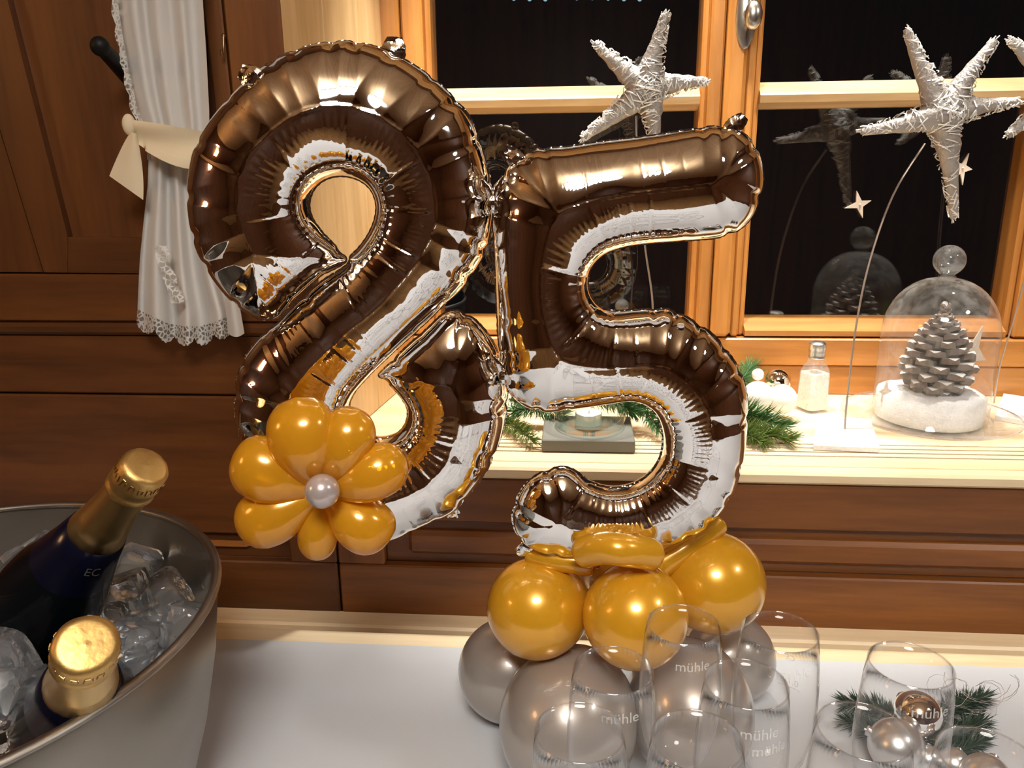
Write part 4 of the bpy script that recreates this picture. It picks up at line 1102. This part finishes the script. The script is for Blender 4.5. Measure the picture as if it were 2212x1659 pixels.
# --- bell jar with pine cone
jb = atz(2004, 907, ZS+.001); kj = (jb-CAM).dot(fw)/F
plate = thing('glass_plate', jb, 'round clear glass plate under the bell jar', 'plate')
Rp = 176*kj
MB().lathe([(0, 0), (Rp*.62, 0), (Rp*.66, .001), (Rp*.93, .006), (Rp, .0095), (Rp*1.0, .0108), (Rp*.94, .008), (Rp*.67, .003), (0, .0025)], 64, jb).build('plate_dish', 'bell', plate, 180)
rJ = 112*kj; jz = jb+Vector((0, 0, .0035))
top_z = aty(2058, 600, jb.y+.0).z-jz.z
jar = thing('bell_jar', jz, 'glass bell jar with ball knob standing on the plate on the sill', 'bell jar')
prof = [(rJ*1.10, 0), (rJ*1.09, .004), (rJ*1.01, .010), (rJ, .022), (rJ*1.0, top_z*.56)]
zc0 = top_z*.56
for i in range(1, 13):
    a = i/12*PI/2; prof.append((rJ*math.cos(a)+.006*math.sin(a), zc0+(top_z-zc0)*math.sin(a)))
MB().lathe(prof, 64, jz, cap=False).build('glass_dome', 'bell', jar, 180)
kr = 31*kj
MB().lathe([(.008, top_z-.004), (.012, top_z), (.0085, top_z+.004), (kr*.55, top_z+.006)] + [(kr*math.sin(a), top_z+.006+kr*.85-kr*math.cos(a)) for a in [PI*(.2+.8*i/14) for i in range(15)]], 32, jz, cap=False).build('ball_knob', 'bell', jar, 180)
snow = MB().lathe([(0, .001), (rJ*.95, .001), (rJ*.965, .012), (rJ*.965, .034), (rJ*.8, .040), (rJ*.4, .042), (0, .042)], 40, jz, dr=lambda t, z, j: -.015+.015*math.sin(3*t))
snow.v = [(x, y, z+(.004*mnoise.noise((x*40, y*40, 3)) if z > jz.z+.02 else 0)) for x, y, z in snow.v]
top(snow, 'artificial_snow', 'snow', 'bed of white artificial snow inside the bell jar', 'snow', 180, kind='stuff')
# pine cone: spiral of woody scales with white tips
cb_ = jz+Vector((-.002, -.012, .040)); Hc = .115; Rc = .047
cone = thing('pine_cone', cb_, 'grey pine cone with white painted scale tips inside the bell jar', 'pine cone')
MB().lathe([(0, 0), (.014, .002), (.017, .03), (.012, .075), (.004, Hc*.96), (0, Hc*.97)], 14, cb_).build('core', 'cone', cone, 60)
def scale_mesh():
    mb = MB()
    # woody scale pointing +X, thick rounded tip (rhombic shield)
    mb.add([(0, -.16, -.05), (0, .16, -.05), (0, .12, .06), (0, -.12, .06),
            (.78, -.40, -.02), (.78, .40, -.02), (.80, .36, .20), (.80, -.36, .20),
            (1.0, -.22, -.02), (1.0, .22, -.02), (.99, .22, .22), (.99, -.22, .22), (1.07, 0, .13)],
           [(0, 1, 5, 4), (1, 2, 6, 5), (3, 0, 4, 7), (4, 5, 9, 8), (5, 6, 10, 9), (7, 4, 8, 11), (8, 9, 12), (9, 10, 12), (11, 8, 12)], 0)
    mb.add([(0, .12, .06), (0, -.12, .06), (.80, .36, .20), (.80, -.36, .20), (.99, .22, .22), (.99, -.22, .22), (1.07, 0, .13)], [(1, 0, 2, 3)], 1)
    mb.add([(.80, .36, .20), (.80, -.36, .20), (.99, .22, .22), (.99, -.22, .22), (1.07, 0, .13)], [(1, 0, 2, 3), (3, 2, 4)], 1)
    return mb
first = None; nS = 96
for i in range(nS):
    t = (i+.5)/nS; a = i*2.39996; z = Hc*(.02+.95*t)
    env = Rc*(math.sin(min(1, (t*.95+.16)/.42)*PI/2) if t < .27 else (1-((t-.27)/.76)**1.35))
    env = max(env, .012); s = env*.98
    if first is None: first = scale_mesh().build('scale', ['cone', 'cone_white'], cone, 0, local=True); o = first
    else: o = first.copy(); COL.objects.link(o); o.parent = cone
    o.location = (0, 0, z)
    tilt = math.radians(-8+70*t**1.6)
    o.rotation_euler = (Matrix.Rotation(a, 3, 'Z') @ Matrix.Rotation(-tilt, 3, 'Y')).to_euler()
    w = min(1.0, .036/s) if s > .02 else 1.15
    o.scale = (s, s*w*.86, s*w*.95)
P = [jz+Vector(q) for q in ((.035, .035, .045), (.040, .036, .075), (.042, .036, .105))]
sprig(P[0], P, .017, 150, 'needle2', 'small upright fir sprig inside the bell jar at the right of the cone', spread=.8)

# --- wicker stars on wires
def star(cpx, tips, Y, base_px, stem_px, label, plabel, seed):
    rng = random.Random(seed); c = aty(cpx[0], cpx[1], Y)
    bp = atz(base_px[0], base_px[1], ZS+.001) if base_px else None
    root = thing('wicker_star', bp if bp else c, label, 'star', 'silver wicker stars on wires')
    mb = MB(); arms = []
    for k, (tx, ty) in enumerate(tips):
        tip = aty(tx, ty, Y+rng.uniform(-.012, .004)); d = tip-c; n = 12; m_ = 14
        e = d.normalized(); s1 = e.cross(Vector((0, 1, 0))).normalized(); s2 = s1.cross(e)
        vs = []; Ln = d.length; arms.append((c, tip, s1, s2))
        for j in range(m_):
            t = j/(m_-1); r = .0115*(1-t)**2.2+.0046*(1-t)+.0050
            if j == m_-1: r *= .75
            bend = s1*(.006*math.sin(t*PI)*rng.choice((.4, .4)))
            for i in range(n):
                a = 2*PI*i/n; rr = r*(1+.30*mnoise.noise((t*9+k*7, math.cos(a)*2, math.sin(a)*2+seed)))
                vs.append(c+d*t+bend+s1*math.cos(a)*rr+s2*math.sin(a)*rr)
        fs = [(j*n+i, j*n+(i+1) % n, (j+1)*n+(i+1) % n, (j+1)*n+i) for j in range(m_-1) for i in range(n)]+[tuple((m_-1)*n+i for i in range(n))]
        mb.add(vs, fs)
    mb.ball(c, .0185, 16, 10, (1, .85, 1))
    mb.build('star_body', 'star', root, 50)
    tw = MB()
    for c_, tip, s1, s2 in arms:
        for q in range(120):
            t = rng.random()**1.1*.98; r = (.0115*(1-t)**2.2+.0046*(1-t)+.0050)*1.05; a = rng.uniform(0, 2*PI); da = rng.uniform(.5, 1.6)*rng.choice((-1, 1)); dt = rng.uniform(-.10, .10)
            pts = []
            for j in range(4):
                tt = min(1.0, max(0, t+dt*j/3)); aa = a+da*j/3; rj = (.0115*(1-tt)**2.2+.0046*(1-tt)+.0050)*(1.04+.14*rng.random())
                pts.append(c_.lerp(tip, tt)+s1*math.cos(aa)*rj+s2*math.sin(aa)*rj)
            tw.tube(pts, .00050*rng.uniform(.7, 1.9), 4)
        for q in range(4):
            p = tip+s1*rng.uniform(-.003, .003); tw.tube([p, p+(tip-c_).normalized()*rng.uniform(.002, .006)+s1*rng.uniform(-.002, .002)], .0006, 4)
    o = tw.build('wound_twine', 'glitter', root, 0); o['kind'] = 'stuff'
    if stem_px:
        P = []
        for i, (x, y) in enumerate(stem_px):
            u_ = i/(len(stem_px)-1); yy = (bp.y if bp else Y)*(1-u_)+Y*u_; P.append(aty(x, y, yy+.004*u_))
        if bp: P[0] = bp+Vector((0, 0, .004))
        Q = []
        for i in range(len(P)-1):
            q0, q1, q2, q3 = P[max(i-1, 0)], P[i], P[i+1], P[min(i+2, len(P)-1)]
            for k_ in range(6):
                v_ = k_/6; Q.append(0.5*((2*q1)+(q2-q0)*v_+(2*q0-5*q1+4*q2-q3)*v_*v_+(3*q1-q0-3*q2+q3)*v_**3))
        P = Q+[P[-1]]
        MB().tube(P, .0013, 6).build('wire_stem', 'wire', root, 60)
    return root, bp
YS = 1.035
star((1398, 190), [(1440, 26), (1528, 176), (1416, 330), (1256, 299), (1284, 92)], YS, None, [(1405, 790), (1410, 660), (1393, 530), (1378, 380), (1374, 250)],
     'brightly lit silver wicker star above the five in front of the left pane', '', 1)
r2, b2 = star((2038, 245), [(1958, 62), (2150, 86), (2203, 220), (2060, 472), (1860, 284)], YS, (1824, 936), [(1824, 936), (1830, 860), (1850, 700), (1880, 560), (1930, 420), (1998, 310)],
     'large silver wicker star on a bent wire above the bell jar', '', 2)
r3, b3 = star((2300, 185), [(2181, 84), (2330, 40), (2400, 190), (2330, 330), (2176, 294)], YS+.03, (2146, 876), [(2146, 876), (2160, 790), (2190, 690), (2225, 560), (2270, 400), (2296, 280)],
     'silver wicker star cut off by the right picture edge', '', 3)
def plate_for(poly, lb, root):
    # glittered wooden base the wire is fixed in: part of the star
    P = [atz(x, y, ZS+.0065) for x, y in poly]
    mb = MB().prism([(p.x, p.y, ZS+.0006) for p in P], (0, 0, .006)); mb.build('base_plate', 'plate_white', root)
plate_for([(1757, 962), (1901, 968), (1880, 905), (1765, 898)], '', r2)
plate_for([(2150, 898), (2300, 925), (2320, 872), (2168, 850)], '', r3)
# --- small bleached wooden stars hanging on thread before the right pane
def wood_star(px, py, tips, Y, lb):
    c = aty(px, py, Y); root = thing('wooden_star', c, lb, 'star', 'small wooden stars before the right pane')
    poly = []
    n = len(tips)
    for i in range(n):
        a = aty(*tips[i], Y); b = aty(*tips[(i+1) % n], Y); poly.append(a); m_ = (a+b)/2; poly.append(c+(m_-c)*.42)
    mb = MB(); vs = [p for p in poly]; k = len(vs)
    mb.prism(poly, (0, .003, 0)); mb.build('star_plate', 'star_wood', root)
    MB().ball(aty(px, py, Y-.0006), .0016, 8, 6).build('glue_dot', 'star_wood', root, 60)
wood_star(1858, 442, [(1851, 412), (1883, 433), (1864, 471), (1825, 450)], 1.2305, 'small four pointed wooden star stuck on the pane left of the large wicker star')
wood_star(2080, 363, [(2094, 331), (2101, 366), (2080, 400), (2058, 385), (2060, 350)], 1.2305, 'small wooden star half hidden behind the lower arm of the large wicker star')
for px, py, tips, lb in ((2100, 762, [(2124, 704), (2130, 778), (2098, 812), (2070, 782), (2078, 745)], 'pale wooden star standing behind the pine cone in the bell jar'),
                         (1914, 846, [(1917, 822), (1930, 846), (1926, 868), (1904, 868), (1898, 846)], 'little wooden star in the snow left of the pine cone')):
    yy = jb.y+(.040 if px > 2000 else -.010); c = aty(px, py, yy); root = thing('wooden_star', c, lb, 'star', 'wooden stars inside the bell jar')
    poly = []
    for i in range(5):
        a, b = aty(*tips[i], yy), aty(*tips[(i+1) % 5], yy); poly += [a, c+((a+b)/2-c)*.55]
    MB().prism(poly, (0, .003, 0)).build('star_plate', 'star_wood', root); MB().prism([c+(p-c)*.35-Vector((0, .0006, 0)) for p in poly], (0, .0006, 0)).build('star_centre', 'star_wood', root)
# --- window handle
hc = aty(1612, 40, YG-.010)
hd = thing('window_handle', hc, 'nickel window handle on an oval plate on the centre post', 'handle')
def yl(prof, o): return MB().lathe(prof, 32, o, (0, -1, 0))
pm = yl([(0, -.001), (.0135, -.001), (.0145, .001), (.013, .003), (0, .0042)], hc); pm.v = [(x, y, hc.z+(z-hc.z)*3.1+.006) for x, y, z in pm.v]; pm.build('oval_plate', 'nickel', hd, 50)
MB().tube([hc+Vector((.001, -.003, .006)), hc+Vector((.001, -.028, .004))], .006, 16).build('spindle', 'nickel', hd, 60)
pm = MB().ball(hc+Vector((.003, -.032, -.001)), .0125, 24, 16, (.95, .75, 1.45)); pm.build('egg_knob', 'nickel', hd, 180)
MB().ball(hc+Vector((.003, -.031, .0185)), .0045, 14, 10).build('finial', 'nickel', hd, 180)

# ================================================================== CURTAIN
YC = 0.838
ctn = thing('curtain', aty(400, 740, YC), 'white voile curtain with lace edge gathered by a cream band left of the window', 'curtain')
def lerp_tab(tab, y):
    ys_ = [t[0] for t in tab]; return float(np.interp(y, ys_, [t[1] for t in tab]))
Lup = [(-420, 215), (0, 246), (60, 254), (150, 270), (230, 288), (275, 304), (320, 318)]
Rup = [(-420, 432), (0, 438), (120, 446), (240, 452), (290, 452), (340, 440)]
rows = []
for j in range(61):
    y = -420+(345+420)*j/60; xl, xr = lerp_tab(Lup, y), lerp_tab(Rup, y); gth = min(1, max(0, (y+420)/700)); row = []
    for i in range(97):
        u_ = i/96; ph = u_*2*PI*3.6
        amp = .0075*(1-.45*gth)
        yy = YC+amp*math.sin(ph+.4*math.sin(y*.004))+.0008*math.sin(ph*1.7+1)
        row.append(aty(xl+(xr-xl)*u_, y, yy))
    rows.append(row)
MB().grid(rows).build('upper_drape', 'curtain', ctn, 180)
Llo = [(300, 322), (400, 319), (480, 310), (560, 302), (640, 298), (672, 297)]
Rlo = [(300, 430), (400, 440), (500, 458), (600, 480), (680, 505)]
def hem(u_): return 668+ (30*u_/.3 if u_ < .3 else 30+8*math.sin((u_-.3)*5) - 40*max(0, u_-.62))
rows = []; hemrow = []
for j in range(41):
    t = j/40; row = []
    for i in range(97):
        u_ = i/96; y = 300+(hem(u_)-300)*t; xl, xr = lerp_tab(Llo, y), lerp_tab(Rlo, y); ph = u_*2*PI*3.2
        yy = YC+(.004+.006*t)*math.sin(ph+.5)+.0015*t*math.sin(ph*1.7)
        row.append(aty(xl+(xr-xl)*u_, y, yy))
    rows.append(row); hemrow = row
MB().grid(rows).build('lower_drape', 'curtain', ctn, 180)
# lace hem: scalloped strip continuing the drape
rows = []
for j in range(9):
    row = []
    for i in range(97):
        u_ = i/96; sc_a = abs(math.sin(u_*PI*5.0+.25)); y = hem(u_)+(22+20*sc_a**.6+3*abs(math.sin(u_*PI*22)))*j/8-1.5
        xl, xr = lerp_tab(Llo, 672)-2*j/8, lerp_tab(Rlo, 680)+4*j/8; ph = u_*2*PI*3.2
        yy = YC+.010*math.sin(ph+.5)+.0015*math.sin(ph*1.7)
        row.append(aty(xl+(xr-xl)*u_, y, yy))
    rows.append(row)
MB().grid(rows).build('lace_hem', 'lace', ctn, 180)
# lace side border, upper and lower fold-over
def border(tab, w0, y0, y1, Yb, name, sgn=-1, n=60, sc_=26.):
    rows = [[] for _ in range(7)]
    for j in range(n+1):
        y = y0+(y1-y0)*j/n; x = lerp_tab(tab, y); w_ = w0+7*abs(math.sin(y/sc_*PI/2))
        for k in range(7): rows[k].append(aty(x+sgn*w_*(1-k/6)+8, y, Yb-.002+.0015*math.sin(y*.12+k)))
    MB().grid(rows).build(name, 'lace', ctn, 180)
border(Lup, 10, -420, 275, YC-.008, 'lace_border')
border([(540, 326), (580, 334), (620, 352), (655, 362)], 24, 530, 655, YC-.020, 'lace_border', 1, 40, 22.)
rows = []
for j in range(14):
    t = j/13; row = []
    for i in range(13):
        u_ = i/12; xl = 478+14*t; xr = 500+28*t; y = 560+160*t+8*math.sin(u_*PI)*t
        row.append(aty(xl+(xr-xl)*u_, y, YC-.004-.010*math.sin(u_*PI)))
    rows.append(row)
MB().grid(rows).build('side_fold', 'curtain', ctn, 180)
# tie band round the gathered curtain
rows = []
for j in range(9):
    v = j/8; row = []
    for i in range(33):
        u_ = i/32
        yt = 258+28*u_**1.2; yb_ = 300+66*math.sin(min(1, u_*1.15)*PI/2); x = 276+172*u_+(6*v if u_ < .2 else 0)
        y = yt+(yb_-yt)*v
        row.append(aty(x, y, YC-.016-.012*math.sin(u_*PI)-.003*math.sin(v*PI*2+u_*3)))
    rows.append(row)
MB().grid(rows).build('tie_band', 'band', ctn, 180)
kc = aty(279, 270, YC-.018)
MB().ball(kc, .0085, 14, 10, (.8, .8, 1.3)).build('knot', 'band', ctn, 180)
rows = []
for j in range(13):
    v = j/12; row = []
    for i in range(9):
        u_ = i/8; xl = 284-48*v**.8; xr = 296+14*math.sin(v*PI*.6); yl_ = 284+96*v; yr = 290+142*v
        row.append(aty(xl+(xr-xl)*u_, yl_+(yr-yl_)*u_, YC-.020-.006*math.sin(u_*PI)*(1-.4*v)))
    rows.append(row)
MB().grid(rows).build('band_tail', 'band', ctn, 180)
cr = thing('curtain_rod', aty(330, -430, YC), 'dark rod above the picture that carries the curtain', 'curtain rod')
zr_ = aty(330, -415, YC).z
MB().tube([(-.75, YC, zr_), (-.30, YC, zr_)], .008, 12).build('rod', 'black', cr, 60)
for x in (-.72, -.33): MB().tube([(x, YC, zr_), (x, YW, zr_)], .005, 8).build('bracket', 'black', cr, 60)
# black iron peg behind the curtain
pa, pb = aty(216, 100, .80), aty(282, 168, .872)
pg_ = thing('wall_peg', pb, 'black iron peg with a round head sticking out left of the curtain', 'peg')
MB().tube([pb, pb.lerp(pa, .5), pa], [.010, .0085, .007], 14).build('peg_shaft', 'black', pg_, 60)
MB().ball(pa, .0095, 16, 10, (1, .9, 1)).build('peg_head', 'black', pg_, 180)
# small brass hook on the upright board right of the curtain
hk = aty(487, 100, YW-.003)
h_ = thing('brass_hook', hk, 'small brass hook on the upright board right of the curtain', 'hook')
MB().ball(hk+Vector((0, -.002, .010)), .0022, 10, 8).build('eye', 'relief', h_, 180)
MB().tube([hk+Vector((0, -.003, .009)), hk+Vector((0, -.005, 0)), hk+Vector((0, -.007, -.008)), hk+Vector((0, -.011, -.010)), hk+Vector((0, -.013, -.005))], .0013, 8).build('hook_wire', 'relief', h_, 60)

# ================================================================== OUTSIDE IN THE DARK
MAT['cold_bulb'] = emis('cold_white_bulb', (0.55, 0.85, 1.0), 0.6)
sl = thing('string_lights', aty(1265, -6, 3.2), 'row of small cold white lights outside the left pane at the top picture edge', 'string lights')
P = [aty(1110+i*34, -7+1.5*math.sin(i), 3.2) for i in range(10)]
MB().tube([p+Vector((0, 0, .014)) for p in P], .002, 5).build('cable', 'black', sl, 60)
for i, p in enumerate(P[:-1]):
    if i != 3: MB().ball(p, .010, 10, 8, (1, 1, 1.4)).build('bulb', 'cold_bulb', sl, 60)
